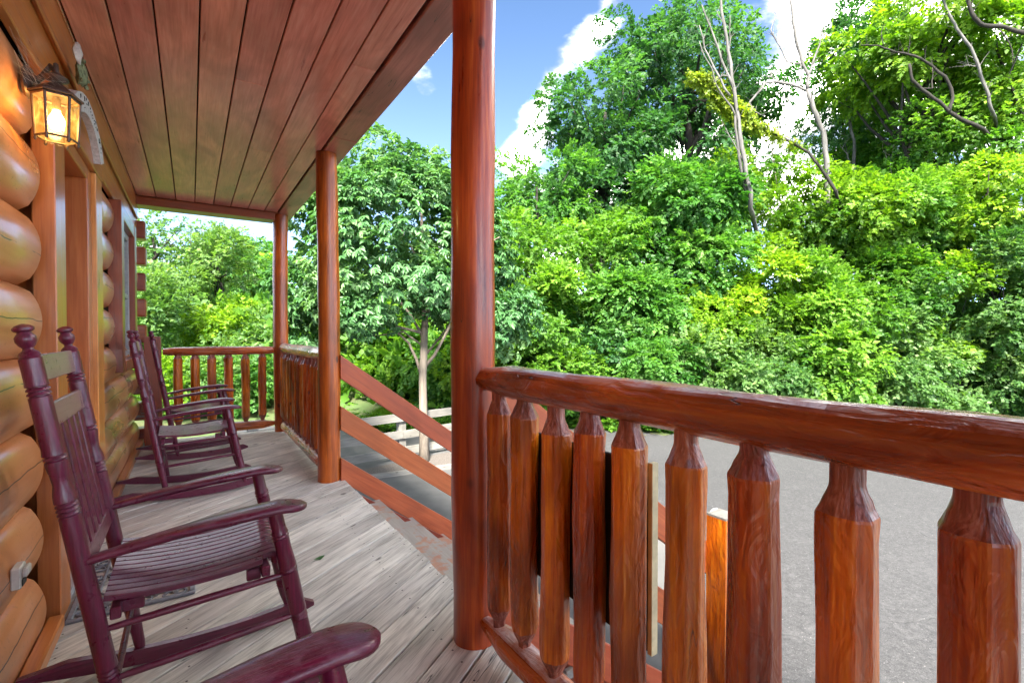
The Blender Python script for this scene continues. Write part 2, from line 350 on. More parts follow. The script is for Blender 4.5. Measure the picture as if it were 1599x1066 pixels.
M['moss'] = plain('mossy_carving', (.22, .25, .15), .9, nscale=50, amt=.7, bump=1.)
M['nail'] = plain('nail_head', (.035, .03, .028), .6)
M['shingle'] = plain('blue_grey_shingle', (.16, .20, .25), .85, nscale=9, amt=.3)
M['web'] = plain('cobweb', (.5, .45, .36), .9)
def glass(name, col, rough=.04):
    m = Mat(name); m.set(Base_Color=col, Roughness=rough, Coat_Weight=1.0, Coat_Roughness=.02); return m.m
M['glass'] = glass('window_glass', (.03, .035, .035))
def lampglass():
    m = Mat('seeded_lamp_glass'); v = m.coords((1, 1, 1)); n = m.noise(v, 45, 4, .6)
    tr = m.n('BsdfTransparent'); tr.inputs[0].default_value = (.95, .80, .50, 1); gl = m.n('BsdfGlossy'); gl.inputs['Roughness'].default_value = .12
    tl = m.n('BsdfTranslucent'); tl.inputs[0].default_value = (.8, .55, .22, 1)
    a = m.n('MixShader'); m.put(a.inputs[0], m.rng(n, .35, .65, .02, .10)); m.L.new(tr.outputs[0], a.inputs[1]); m.L.new(tl.outputs[0], a.inputs[2])
    b = m.n('MixShader'); b.inputs[0].default_value = .08; m.L.new(a.outputs[0], b.inputs[1]); m.L.new(gl.outputs[0], b.inputs[2]); m.L.new(b.outputs[0], m.out.inputs[0]); return m.m
M['lampglass'] = lampglass()
def emit(name, col, s):
    m = Mat(name); m.set(Base_Color=(0, 0, 0)); m.put(m.b.inputs['Emission Color'], col); m.b.inputs['Emission Strength'].default_value = s; return m.m
M['bulb'] = emit('glowing_bulb', (1, .70, .30), 2.6)
M['oak'] = leafmat('oak_leaves', (0.017, 0.066, 0.019), (0.036, 0.118, 0.034), (0.080, 0.198, 0.043))
M['bright'] = leafmat('bright_leaves', (0.047, 0.132, 0.009), (0.122, 0.245, 0.013), (0.254, 0.395, 0.024))
M['walnut'] = leafmat('feathery_leaves', (0.028, 0.113, 0.017), (0.071, 0.198, 0.032), (0.160, 0.320, 0.062))
M['vine'] = leafmat('vine_leaves', (0.032, 0.113, 0.013), (0.090, 0.212, 0.021), (0.188, 0.348, 0.038))
M['shrub'] = leafmat('shrub_leaves', (0.038, 0.113, 0.026), (0.094, 0.198, 0.047), (0.207, 0.320, 0.104))
M['yellow'] = leafmat('yellow_vine_leaves', (0.094, 0.160, 0.009), (0.179, 0.254, 0.011), (0.282, 0.320, 0.019))
M['broad'] = leafmat('broad_leaves', (0.036, 0.118, 0.034), (0.084, 0.207, 0.069), (0.190, 0.336, 0.134), trans=.35, rough=.42)
M['pale'] = leafmat('pale_far_leaves', (0.056, 0.141, 0.043), (0.113, 0.222, 0.056), (0.198, 0.301, 0.080))

M['litter'] = leafmat('dry_leaves', (0.056, 0.031, 0.013), (0.134, 0.084, 0.034), (0.190, 0.190, 0.056), trans=.1)
# ------------------------------------------------------------------ ground and pavement
G = -1.05
EDGE = [(-60, 17.5), (0, 17), (1.4, 15.2), (2.2, 12.6), (2.9, 11.6), (3.5, 10.95), (4.2, 10.0), (5.6, 9.7), (7.3, 8.9), (9.6, 6.1), (12.5, 4.9), (20, 3.4), (40, 1.5), (80, 0)]
EX, EY = zip(*EDGE)
def hill(x, y):
    d = (y - np.interp(x, EX, EY)) * .72 - .3
    d = np.maximum(d, 0); return G + np.minimum(d * .20, 5.5) + .10 * np.sin(x * 1.3 + y * .7) * np.minimum(d, 1)
def hz(x, y): return float(hill(np.array(float(x)), np.array(float(y))))
xs = np.concatenate([[-220, -90], np.arange(-30, 45, .75), [90, 220]]); ys = np.concatenate([[-120, -40, -12], np.arange(-3, 45, .75), [90, 220]])
gx, gy = np.meshgrid(xs, ys); gz = hill(gx, gy); V = np.stack([gx, gy, gz], -1).reshape(-1, 3); nx = len(xs)
F = [(j * nx + i, j * nx + i + 1, (j + 1) * nx + i + 1, (j + 1) * nx + i) for j in range(len(ys) - 1) for i in range(nx - 1)]
obj('ground', V.tolist(), F, M['ground'], smooth=True, kind='structure')
lot = [(-3, -30), (60, -30), (60, .6)] + [(x, y - .1 + .18 * math.sin(x * 3.1)) for x, y in reversed([(float(a), float(np.interp(a, EX, EY))) for a in np.arange(2.4, 44, .8)])] + [(1.6, 13.6), (.2, 12.2), (-3, 11.5)]
obj('parking_lot', [(x, y, G + .006) for x, y in lot], [tuple(range(len(lot)))], M['asphalt'], kind='structure')
conc = [(-3, 2.0), (1.0, 2.0), (2.45, 2.0), (4.4, 3.4), (5.2, 7.05), (5.3, 9.3), (4.3, 9.9), (3.5, 10.85), (2.9, 11.45), (.2, 12.0), (-3, 11.4)]
obj('concrete_pavement', [(x, y, G + .012) for x, y in conc], [tuple(range(len(conc)))], M['concrete'], kind='structure')
bed = [(1.2, 7.45), (2.34, 7.36), (3.5, 7.2), (4.9, 7.1), (5.0, 8.1), (3.8, 8.15), (2.9, 7.95), (1.2, 7.75)]
obj('gravel_bed', [(x, y, G + .02) for x, y in bed], [tuple(range(len(bed)))], M['gravel'], kind='structure')
for i in range(2):
    a, b = ((1.2, 7.42), (3.02, 7.24)) if i == 0 else ((3.05, 7.235), (4.9, 7.07))
    a, b = Vector((*a, G + .035)), Vector((*b, G + .035)); v, f = box_vf(-.045, .045, -(b - a).length / 2, (b - a).length / 2, -.035, .035)
    e = obj('edging_timber', v, f, M['greyY'], loc=(a + b) / 2, rot=(0, 0, -math.atan2(b.x - a.x, b.y - a.y)))
    tag(e, ('weathered timber edging left of the slender tree, along the gravel bed', 'weathered timber edging right of the slender tree, along the gravel bed')[i], 'edging')

# ------------------------------------------------------------------ porch deck: boards at an angle
PX, Y0, Y1 = 1.0, -1.6, 6.47
ANG = R(54.8)                                            # from +Y towards +X
deck = obj('porch_deck', *merge(box_vf(-.6, .93, Y0, 6.40, -.30, -.045), box_vf(.935, .965, Y0, 6.42, -.28, -.04)), M['trimdarkY'], kind='structure')
dv = Vector((math.sin(ANG), math.cos(ANG))); nv = Vector((-dv.y, dv.x)) * 1.0
def clip(poly, nx_, ny_, c):
    out = []
    for i in range(len(poly)):
        p, q = poly[i], poly[(i + 1) % len(poly)]; a, b = p[0] * nx_ + p[1] * ny_ - c, q[0] * nx_ + q[1] * ny_ - c
        if a <= 0: out.append(p)
        if (a < 0 < b) or (b < 0 < a): t = a / (a - b); out.append((p[0] + (q[0] - p[0]) * t, p[1] + (q[1] - p[1]) * t))
    return out
PITCHB = .1365; nailV, nailF = [], []
w0 = -1.6 * nv.y + 1.0 * nv.x - .1
k = 0; t = w0
rot = math.atan2(dv.y, dv.x)
while t < Y1 * nv.y - .55 * nv.x + .1:
    wid = PITCHB - .007; tt = t + random.uniform(-.001, .001)
    c = dv * 0 + nv * tt
    poly = [tuple(c + dv * s_ + nv * w_) for s_, w_ in ((-12, 0), (12, 0), (12, wid), (-12, wid))]
    ex = PX + random.uniform(-.006, .008)
    for cl in ((1, 0, ex), (-1, 0, .53), (0, 1, Y1), (0, -1, -Y0)):
        poly = clip(poly, *cl)
        if len(poly) < 3: break
    t += PITCHB; k += 1
    if len(poly) < 3: continue
    cx_, cy_ = sum(p[0] for p in poly) / len(poly), sum(p[1] for p in poly) / len(poly)
    dz = random.uniform(-.0018, .0018)
    L2 = [(((p[0] - cx_) * dv.x + (p[1] - cy_) * dv.y), ((p[0] - cx_) * nv.x + (p[1] - cy_) * nv.y)) for p in poly]
    n = len(L2); s_ = .0035
    def shrink(x, y):
        return (x - math.copysign(min(s_, abs(x)), x), y - math.copysign(min(s_, abs(y)), y))
    V = [(*shrink(x, y), dz) for x, y in L2] + [(x, y, dz - .004) for x, y in L2] + [(x, y, -.036) for x, y in L2]
    F = [tuple(range(n))] + [(i, n + i, n + (i + 1) % n, (i + 1) % n) for i in range(n)] + [(n + i, 2 * n + i, 2 * n + (i + 1) % n, n + (i + 1) % n) for i in range(n)]
    F = [q[::-1] if False else q for q in F]
    b = obj('board', V, F, M['deckX'], deck, loc=(cx_, cy_, 0), rot=(0, 0, rot))
    for jx in (-.42, -.02, .38, .78, .97):
        if jx < .9 or True:
            # pairs of nails where the board crosses a joist
            for w_ in (.032, .096):
                p = nv * (tt + w_); s2 = (jx - p.x) / dv.x; q = p + dv * s2
                if not (-.5 < q.x < ex - .015 and .1 < q.y < Y1 - .03): continue
                q = q + Vector((random.uniform(-.006, .006), random.uniform(-.01, .01))); base = len(nailV)
                for a in range(6): nailV.append((q.x + .0042 * math.cos(a * 1.047), q.y + .0042 * math.sin(a * 1.047), dz + .0012))
                nailF.append(tuple(range(base, base + 6)))
nl = obj('nail_heads', nailV, nailF, M['nail'], deck, kind='stuff')

# ------------------------------------------------------------------ the cabin: logs, trim, door, window, ceiling, roof
cabin = empty('log_cabin', (-.5, 2.4, 0), 'red stained log cabin wall with door, window and boarded porch ceiling', 'cabin')
def under(o, p=cabin):                      # keep world placement under a parent
    o.parent = p; o.matrix_parent_inverse = Matrix.Translation(-Vector(WP(p))); return o
def WP(p):
    v = Vector((0, 0, 0)); q = p
    while q is not None: v += Vector(q.location); q = q.parent
    return v
def child(p):
    class Z: pass
    return p
def cbox(name, *a, mat=None, parent=cabin, **k):
    o = box(name, *a, mat, None, **k); o.parent = parent
    o.location = Vector(o.location) - (WP(parent)); return o
def cobj(name, V, F, mat, parent=cabin, at=(0, 0, 0), rot=None, **k):
    """V given about the world point `at`"""
    return obj(name, V, F, mat, parent, Vector(at) - WP(parent), rot, **k)
LP = .27
def log_piece(y0, y1, k, top=None):
    zc = -.02 + LP * (k + .5); hh = LP / 2; n = 12; sag = .050; Rr = (hh * hh + sag * sag) / (2 * sag)
    amp = random.uniform(-.004, .004); prof = []
    for i in range(n + 1):
        z = -hh + .0015 + (2 * hh - .003) * i / n; x = math.sqrt(Rr * Rr - z * z) - (Rr - sag)
        # tuck the arris in, so the joint reads as a recess
        e = abs(z) / hh; x -= .018 * max(0, (e - .86) / .14) ** 1.5
        prof.append((x + amp, z))
    prof = [(-.10, -hh + .0015)] + prof + [(-.10, hh - .0015)]
    ysn = max(2, int((y1 - y0) / .35)); V, F = [], []; m_ = len(prof); ym = (y0 + y1) / 2; ph = random.uniform(0, 9)
    ring = [0, .02] + [(y1 - y0) * i / ysn for i in range(1, ysn)] + [(y1 - y0) - .02, (y1 - y0)]
    for yy in ring:
        endf = .99 if yy in (ring[0], ring[-1]) else 1
        for (x, z) in prof: V.append(((x + (.003 * math.sin(yy * 2.3 + ph) if x > -.09 else 0)) - (0.006 if endf < 1 and x > -.05 else 0), yy + y0 - ym, z * (1 if endf == 1 else .985)))
    for i in range(len(ring) - 1):
        for j in range(m_ - 1): a = i * m_ + j; F.append((a, a + m_, a + m_ + 1, a + 1))
    F.append(tuple(range(m_))); F.append(tuple((len(ring) - 1) * m_ + j for j in range(m_))[::-1])
    me = mesh('log', V, F, M['log']); smooth_by_angle(me, 40)
    return link_mesh('log', me, cabin, Vector((-.516, ym, zc)) - WP(cabin))
for k in range(8):
    log_piece(-1.8, 2.515, k)
    if k < 4: log_piece(3.83, 6.42, k)
    else:
        log_piece(3.83, 4.60, k); log_piece(5.80, 6.42, k)
cbox('wall_core', -4.5, -.605, -4.5, 2.70, -.9, 2.56, mat=M['dark'], bev=0)
cbox('wall_core', -4.5, -.605, 3.55, 4.76, -.9, 2.56, mat=M['dark'], bev=0)
cbox('wall_core', -4.5, -.605, 5.62, 6.40, -.9, 2.56, mat=M['dark'], bev=0)
cbox('wall_core', -4.5, -.70, 2.70, 3.55, -.9, 2.56, mat=M['dark'], bev=0)
cbox('wall_core', -4.5, -.70, 4.76, 5.62, -.9, 2.56, mat=M['dark'], bev=0)
cbox('foundation', -4.6, -.56, -4.5, 6.5, -1.05, -.31, mat=M['rock'], bev=.01)
# crossing logs of the end wall, their sawn ends showing
for k in range(9):
    z = .03 + k * .272 - .06
    if z + .185 > 2.42: continue
    o = cbox('log_end', -.70, -.395 + random.uniform(-.006, .006), 6.405, 6.60, z, z + .185, mat=M['trimdarkX'], bev=.012)
# frieze boards between logs and ceiling
cbox('frieze_board', -.50, -.468, -1.8, 6.42, 2.145, 2.335, mat=M['trimY'])
cbox('frieze_board', -.50, -.458, -1.8, 3.2, 2.338, 2.545, mat=M['trimY'])
cbox('frieze_board', -.50, -.458, 3.204, 6.42, 2.338, 2.545, mat=M['trimY'])
cbox('crown_strip', -.458, -.446, -1.8, 6.3, 2.325, 2.352, mat=M['trimY'], bev=.004)
cbox('base_board', -.475, -.425, -1.6, 2.555, .004, .055, mat=M['trimY'], bev=.006)
cbox('base_board', -.475, -.425, 3.84, 6.38, .004, .055, mat=M['trimY'], bev=.006)
# door
door = empty('door', Vector((-.55, 3.1, 0)) - WP(cabin)); door.parent = cabin
C2 = dict(parent=door)
cbox('door_casing', -.51, -.440, 2.585, 2.765, 0.004, 2.05, mat=M['trimZ'], **C2)
cbox('door_casing', -.51, -.440, 3.585, 3.80, 0.004, 2.05, mat=M['trimZ'], **C2)
cbox('head_casing', -.51, -.437, 2.585, 3.80, 2.053, 2.143, mat=M['trimY'], **C2)
cbox('jamb', -.69, -.462, 2.70, 2.768, .03, 2.05, mat=M['trimZ'], **C2)
cbox('jamb', -.69, -.462, 3.47, 3.583, .03, 2.05, mat=M['trimZ'], **C2)
cbox('head_jamb', -.69, -.462, 2.770, 3.468, 1.985, 2.05, mat=M['trimY'], **C2)
cbox('door_panel', -.64, -.60, 2.771, 3.467, .04, 1.983, mat=M['stairZ'], **C2)
cbox('threshold', -.60, -.445, 2.768, 3.582, .002, .032, mat=M['alum'], **C2)
hV, hF = lathe_vf([(.012, 0), (.012, .03), (.028, .04), (.03, .055), (.022, .07), (.005, .075)], 12)
cobj('door_knob', hV, hF, M['bronze'], door, at=(-.60, 2.84, .98), rot=(0, R(90), 0), smooth=True)
# window
win = empty('window', Vector((-.5, 5.2, 1.5)) - WP(cabin)); win.parent = cabin; W2 = dict(parent=win)
cbox('casing', -.51, -.425, 4.625, 4.78, .86, 2.14, mat=M['trimdarkZ'], **W2)
cbox('casing', -.51, -.425, 5.62, 5.79, .86, 2.14, mat=M['trimdarkZ'], **W2)
cbox('casing', -.51, -.428, 4.782, 5.618, 2.03, 2.14, mat=M['trimdarkY'], **W2)
cbox('sill', -.51, -.42, 4.782, 5.618, .86, .945, mat=M['trimdarkY'], **W2)
cbox('sash_frame', -.56, -.468, 4.782, 4.835, .947, 2.028, mat=M['alum'], **W2)
cbox('sash_frame', -.56, -.468, 5.565, 5.618, .947, 2.028, mat=M['alum'], **W2)
cbox('sash_frame', -.56, -.470, 4.837, 5.563, 1.975, 2.028, mat=M['alum'], **W2)
cbox('sash_frame', -.56, -.470, 4.837, 5.563, .947, 1.0, mat=M['alum'], **W2)
cbox('meeting_rail', -.56, -.472, 4.837, 5.563, 1.46, 1.50, mat=M['alum'], **W2)
cbox('pane', -.53, -.522, 4.837, 5.563, 1.002, 1.458, mat=M['glass'], bev=0, **W2)
cbox('pane', -.52, -.512, 4.837, 5.563, 1.502, 1.973, mat=M['glass'], bev=0, **W2)
# ceiling planks
ZC = 2.55
ceil = empty('porch_ceiling', Vector((.25, 2.4, ZC)) - WP(cabin)); ceil.parent = cabin
gro = [-.62, -.453, -.291, -.124, .043, .211, .373, .542, .707, .843]
joints = {1: [2.05], 2: [1.3], 3: [1.15], 4: [.6], 5: [3.1], 6: [1.35, 4.2], 8: [2.6], 9: [1.85]}
for i in range(len(gro) - 1):
    cuts = [-1.9] + joints.get(i, []) + [6.22]
    if i == 0: cuts = [-1.9, 6.22]
    for a, b in zip(cuts[:-1], cuts[1:]):
        cbox('plank', gro[i] + .0035, gro[i + 1] - .0035, a + .0012, b - .0012, ZC + random.uniform(-.0008, .0008), ZC + .022, mat=M['ceil'], parent=ceil, bev=.003)
cbox('ceiling_backing', -.62, 1.0, -1.9, 6.3, ZC + .03, ZC + .045, mat=M['dark'], bev=0)
cbox('eave_beam', .858, 1.03, -1.9, 3.62, ZC - .004, ZC + .16, mat=M['beam'], bev=.006)
cbox('eave_beam', .858, 1.03, 3.623, 6.50, ZC - .004, ZC + .16, mat=M['beam'], bev=.006)
cbox('end_beam', -.62, .82, 6.235, 6.46, 2.462, ZC - .004, mat=M['trimdarkX'], bev=.005)
cbox('end_beam', -.62, .855, 6.235, 6.46, ZC, ZC + .15, mat=M['trimdarkX'], bev=.004)
cbox('fascia', 1.034, 1.06, -2.4, 6.72, ZC + .06, ZC + .24, mat=M['beam'], bev=.004)
cbox('fascia', .80, 1.03, 6.51, 6.60, ZC + .01, ZC + .1, mat=M['beam'], bev=.004)
rv = [(1.12, -3.0, 2.80), (1.12, 7.1, 2.80), (-3.6, 7.1, 4.75), (-3.6, -3.0, 4.75), (-8.4, 7.1, 2.80), (-8.4, -3.0, 2.80)]
rv = rv + [(x, y, z + .09) for x, y, z in rv]
cobj('roof', rv, [(0, 1, 2, 3), (3, 2, 4, 5), (6, 9, 8, 7), (9, 11, 10, 8), (0, 6, 7, 1), (4, 10, 11, 5), (1, 7, 8, 2), (2, 8, 10, 4), (0, 3, 9, 6), (3, 5, 11, 9)], M['shingle'])
cobj('gable', [(.95, 6.47, 2.72), (-3.6, 6.47, 4.62), (-8.0, 6.47, 2.72)], [(0, 1, 2)], M['trimX'])
cobj('outer_wall', *box_vf(-8.0, -4.5, -2.8, 6.3, -1.0, 2.56), M['log'])

# ------------------------------------------------------------------ posts
def post(y, r0, r1, label, x=.893, top=ZC - .005):
    n = 14; prof = []
    ph = random.uniform(0, 6)
    for i in range(n + 1):
        z = top * i / n; prof.append((r0 + (r1 - r0) * i / n + .0022 * math.sin(i * 1.7 + ph), z))
    V, F = lathe_vf(prof, 28, lambda k, z: 1 + .010 * math.sin(3 * k * 2 * math.pi / 28 + z * 1.1 + ph) + .006 * math.sin(7 * k * 2 * math.pi / 28 - z * 2 + ph))
    V = [(a + .010 * math.sin(c * 1.3 + ph), b, c) for a, b, c in V]
    me = mesh('porch_post', V, F, M['postZ']); smooth_by_angle(me, 50)
    o = link_mesh('porch_post', me, loc=(x, y, 0)); tag(o, label, 'post', 'round log posts holding up the porch roof'); return o
post(1.615, .084, .080, 'thickest looking round log post, where the near railing begins, filling the middle of the view')
post(3.99, .083, .079, 'middle round log post, with the sloping stair boards fixed beside it')
post(6.34, .083, .080, 'farthest round log post, in the corner where the two far railings meet')

# ------------------------------------------------------------------ hewn rails and balusters
def hewn_vf(length, r, seg=10, rings=14, taper=.12, tip=.45, amp=.07, seed=0, prof=None):
    rg = random.Random(seed); fac = [[1 + rg.uniform(-amp, amp) for _ in range(rings + 1)] for _ in range(seg)]
    if prof is None:
        prof = []
        for i in range(rings + 1):
            z = length * i / rings; e = min(z, length - z); q = 1 if e > taper else tip + (1 - tip) * (e / taper); prof.append((r * q, z))
    V, F = [], []; ph = [rg.uniform(0, 9) for _ in range(seg)]; wl = [rg.uniform(5, 12) for _ in range(seg)]
    for i, (q, z) in enumerate(prof):
        for k in range(seg):
            a = 2 * math.pi * (k + .15 * math.sin(ph[k])) / seg; f = 1 + amp * math.sin(z * wl[k] + ph[k]) * .8 + rg.uniform(-amp, amp) * .42
            V.append((q * f * math.cos(a), q * f * math.sin(a), z))
    n = len(prof)
    for i in range(n - 1):
        for k in range(seg):
            a, b = i * seg + k, i * seg + (k + 1) % seg; F.append((a, b, b + seg, a + seg))
    F.append(tuple(range(seg))[::-1]); F.append(tuple((n - 1) * seg + k for k in range(seg)))
    return V, F
def hewn_mesh(name, V, F, mat, bev=.0045):
    me = mesh(name, V, F, mat); bm = bmesh.new(); bm.from_mesh(me)
    es = [e for e in bm.edges if len(e.link_faces) == 2 and e.calc_face_angle(0) > R(9)]
    if bev: bmesh.ops.bevel(bm, geom=es, offset=bev, segments=1, affect='EDGES', profile=.6)
    fix(bm); bm.to_mesh(me); bm.free(); smooth_by_angle(me, 7); return me
BZ0, BZ1 = .125, .965
def bal_mesh(seed):
    pass
    rg = random.Random(seed); r = .0465; a, b = .205 + rg.uniform(-.012, .012), .872 + rg.uniform(-.014, .010)
    r *= rg.uniform(.95, 1.05)
    prof = [(.022, BZ0), (.023, a - .045), (r * .80, a - .018), (r * .97, a), (r, a + .03), (r * rg.uniform(.94, 1.04), .36), (r * rg.uniform(.97, 1.06), .5), (r * rg.uniform(.95, 1.04), .66), (r, b - .04), (r * 1.0, b - .001), (r * .86, b + .012), (r * .74, b + .026), (.029, b + .038), (.0265, b + .047), (.026, BZ1)]
    V, F = hewn_vf(0, r, 9, 10, amp=.075, seed=seed, prof=prof); me = hewn_mesh('baluster', V, F, M['stainZ'], .0025); me.materials.append(M['endgrain'])
    for p in me.polygons:
        if p.center.z > b + .0005 or p.center.z < a - .002: p.material_index = 1
    return me
BAL = [bal_mesh(s) for s in range(5)]
def railing(a, b, bals, label, top=.988, bot=.095, rt=.055, rb=.052, bulge=True, seed=1, amp=.05, tip=.35):
    """a, b: end points (x, y); bals: distances along the run"""
    A, B = Vector((*a, 0)), Vector((*b, 0)); L_ = (B - A).length; d = (B - A).normalized(); rz = math.atan2(d.y, d.x)
    root = empty('porch_railing', A, label, 'railing', 'log railings round the porch', rz=rz)
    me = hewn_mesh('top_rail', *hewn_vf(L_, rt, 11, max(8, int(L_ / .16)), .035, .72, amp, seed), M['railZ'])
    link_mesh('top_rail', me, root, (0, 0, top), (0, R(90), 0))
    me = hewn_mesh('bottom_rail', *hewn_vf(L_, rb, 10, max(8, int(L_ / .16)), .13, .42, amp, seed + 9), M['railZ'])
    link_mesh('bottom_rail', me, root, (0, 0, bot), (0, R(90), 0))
    for i, s in enumerate(bals):
        link_mesh('baluster', BAL[(i * 3 + seed) % 5], root, (s, random.uniform(-.004, .004), random.uniform(-.004, .004)), (0, 0, random.uniform(0, 6.28)))
    return root
ys = [1.439, 1.291, 1.130, .981, .835, .673, .520, .364, .206, .05, -.105, -.26, -.415]
railing((.893, 1.545), (.893, -.62), [1.545 - y for y in ys], 'long hewn log railing in the right foreground with the fattest balusters', seed=3, rt=.0545, amp=.075)
railing((.893, 6.27), (.893, 4.07), [.10 + .154 * i for i in range(14)], 'log railing between the middle and the farthest post, seen almost end on', seed=5)
railing((-.255, 6.35), (.825, 6.35), [.131, .286, .441, .601, .770, .941], 'short log railing across the far end of the porch with six balusters', top=.96, bot=.10, seed=7, rt=.050)
# square end post by the wall
pv, pf = box_vf(-.075, .075, -.06, .06, 0, 1.12)
pv = [(x * (1 - .06 * z), y * (1 - .06 * z), z) for x, y, z in pv]
o = obj('end_post', pv, pf, M['trimdarkZ'], loc=(-.335, 6.27, 0.002)); tag(o, 'dark square post beside the log wall at the end of the far railing', 'post')

# ------------------------------------------------------------------ stairs and their rails
st = empty('porch_stairs', (1.0, 2.8, G), 'wooden porch steps with worn red paint going down to the parking lot', 'stairs')
def sbox(name, *a, mat, **k): return cbox(name, *a, mat=mat, parent=st, **k)
SY0, SY1 = 1.72, 3.93
for i in range(5):
    z = -.205 * (i + 1); x = .985 + i * .285
    if i < 4 or True:
        if z > G + .02:
            sbox('tread', x + .02, x + .155, SY0, SY1, z - .038, z, mat=M['tread'], bev=.005)
            sbox('tread', x + .159, x + .295, SY0, SY1, z - .038, z + .001, mat=M['tread'], bev=.005)
            sbox('riser', x - .001, x + .019, SY0 + .01, SY1 - .01, z - .0, z + .160, mat=M['trimdarkY'], bev=.003)
for y in (SY0 + .03, SY1 - .07):
    sv = [(.97, y, -.05), (.97, y, -.36), (2.28, y, G), (2.40, y, G), (2.40, y, G + .04), (1.0, y, -.05 - .0)]
    n = len(sv); sv2 = [(a, b + .04, c) for a, b, c in sv]
    cobj('stringer', sv + sv2, [tuple(range(n)), tuple(range(n, 2 * n))[::-1]] + [(i, (i + 1) % n, n + (i + 1) % n, n + i) for i in range(n)], M['trimdarkX'], st)
def stair_rail(y, label, nlabel, starts, x0=.975, x1=2.37):
    root = empty('stair_railing', (x0, y, 0), label, 'stair railing', 'sloping stair railings')
    sl_ = -.735
    for (zt) in starts:
        dz0, h = zt, .185; n1 = zt + sl_ * (x1 - x0)
        V = [(0, -.019, zt), (x1 - x0, -.019, n1), (x1 - x0, -.019, n1 - h), (0, -.019, zt - h)]
        ang = math.atan(-sl_); Lr = (x1 - x0) / math.cos(ang)
        # board built along its own length so that the grain follows the slope, ends cut plumb
        hh = h * math.cos(ang); k_ = math.tan(ang)
        P = [(0, 0), (Lr, 0), (Lr - hh * k_, -hh), (-hh * k_, -hh)]
        P = [(0, 0), (Lr, 0), (Lr + hh * k_, -hh), (hh * k_, -hh)]
        v = [(px_, -.019, pz_) for px_, pz_ in P] + [(px_, .019, pz_) for px_, pz_ in P]
        f = [(3, 2, 1, 0), (4, 5, 6, 7), (0, 1, 5, 4), (1, 2, 6, 5), (2, 3, 7, 6), (3, 0, 4, 7)]
        me = mesh('rail_board', v, f, M['stairX']); bm = bmesh.new(); bm.from_mesh(me); bmesh.ops.bevel(bm, geom=list(bm.edges), offset=.004, segments=1, affect='EDGES'); fix(bm); bm.to_mesh(me); bm.free()
        link_mesh('rail_board', me, root, (0, 0, zt), (0, ang, 0))
    V, F = box_vf(-.058, .058, -.058, .058, 0, .17 - G - .012); V = [(x, y_, z) for x, y_, z in V]
    nm = link_mesh('newel_post', mesh('newel_post', V, F, M['stainZ']), root, (x1 + .045 - x0, -.078 if y < 3 else .078, G))
    V, F = box_vf(-.058, .058, -.058, .058, 0, .012); link_mesh('weathered_top', mesh('weathered_top', V, F, M['greyX']), nm, (0, 0, .17 - G - .012))
    return root
stair_rail(3.945, 'three sloping red boards of the far stair railing beside the middle post', '', (.985, .585, .180), x0=.972)
stair_rail(1.665, 'near stair railing with square newel, glimpsed between the foreground balusters', '', (1.03, .60, .17), x0=.978)
# board fixed outside the near railing
pb = empty('notice_board', (.965, 1.07, .35), 'dark board hung on the outer side of the near railing with a pale edge', 'board')
cbox('panel', .951, .963, .83, 1.318, .352, .824, mat=M['dark'], parent=pb, bev=.002)
cbox('edge_trim', .950, .972, .815, .829, .347, .829, mat=M['paleedge'], parent=pb, bev=.001)

# ------------------------------------------------------------------ rocking chairs
def rings(prof, z, n, r, dz=.011, amp=.0035):
    for i in range(n):
        prof += [(r, z - dz * .45), (r - amp, z - dz * .2), (r - amp, z - dz * .05), (r + .0015, z + dz * .12)]; z += dz
    return z
def turned(segs):
    """segs: list of (z, r) and ('rings', z, n, r)"""
    prof = []
    for s in segs:
        if s[0] == 'rings': rings(prof, s[1], s[2], s[3])
        else: prof.append((s[1], s[0]))
    return prof
def along(V, a, b):
    a, b = Vector(a), Vector(b); q = (b - a).to_track_quat('Z', 'Y'); return [tuple(q @ Vector(v)) for v in V]
chair = empty('rocking_chair', (0, 0, 0))
def cpart(name, V, F, mat, at=(0, 0, 0), smooth=True, ang=40):
    me = mesh(name, V, F, mat)
    bm = bmesh.new(); bm.from_mesh(me); fix(bm); bm.to_mesh(me); bm.free()
    if smooth: smooth_by_angle(me, ang)
    return link_mesh(name, me, chair, at)
HW = .235
bp0, bp1 = Vector((-.155, 0, .045)), Vector((-.345, 0, 1.172)); LB = (bp1 - bp0).length
s_ = LB / 1.143
bprof = turned([(0, .012), (.03, .016), (.16, .0215), ('rings', .205, 3, .0225), (.25, .0225), (.37, .0225), (.44, .0225), (.60, .0225), ('rings', .655, 4, .0225), (.71, .0225), (.735, .0175), (.76, .019), (.785, .0225), ('rings', .80, 2, .0225), (.83, .0225), (.87, .0225),
                ('rings', .965, 3, .0225), (1.00, .0225), (1.045, .0225), (1.057, .0225), (1.060, .0195), (1.066, .0215), (1.072, .018), (1.078, .011), (1.083, .010), (1.09, .016), (1.100, .0205), (1.110, .0205), (1.118, .015), (1.122, .013), (1.127, .0205), (1.133, .021), (1.139, .015), (1.143, .004)])
bprof = [(r, z * s_) for r, z in bprof]
V, F = lathe_vf(bprof, 18); VB = along(V, bp0, bp1)
for sgn in (-1, 1): cpart('back_post', VB, F, M['burgZ'], (bp0.x, sgn * HW, bp0.z))
fp0, fp1 = Vector((.318, 0, .055)), Vector((.208, 0, .612)); LF = (fp1 - fp0).length
fprof = turned([(0, .012), (.02, .015), (.06, .0215), ('rings', .10, 3, .0235), (.15, .0235), ('rings', .205, 3, .0235), (.25, .0245), (.33, .025), ('rings', .365, 2, .025), (.40, .025), (.44, .0225), ('rings', .475, 2, .023), (.50, .021), (.54, .0205), (LF, .019)])
V, F = lathe_vf(fprof, 18); VF_ = along(V, fp0, fp1)
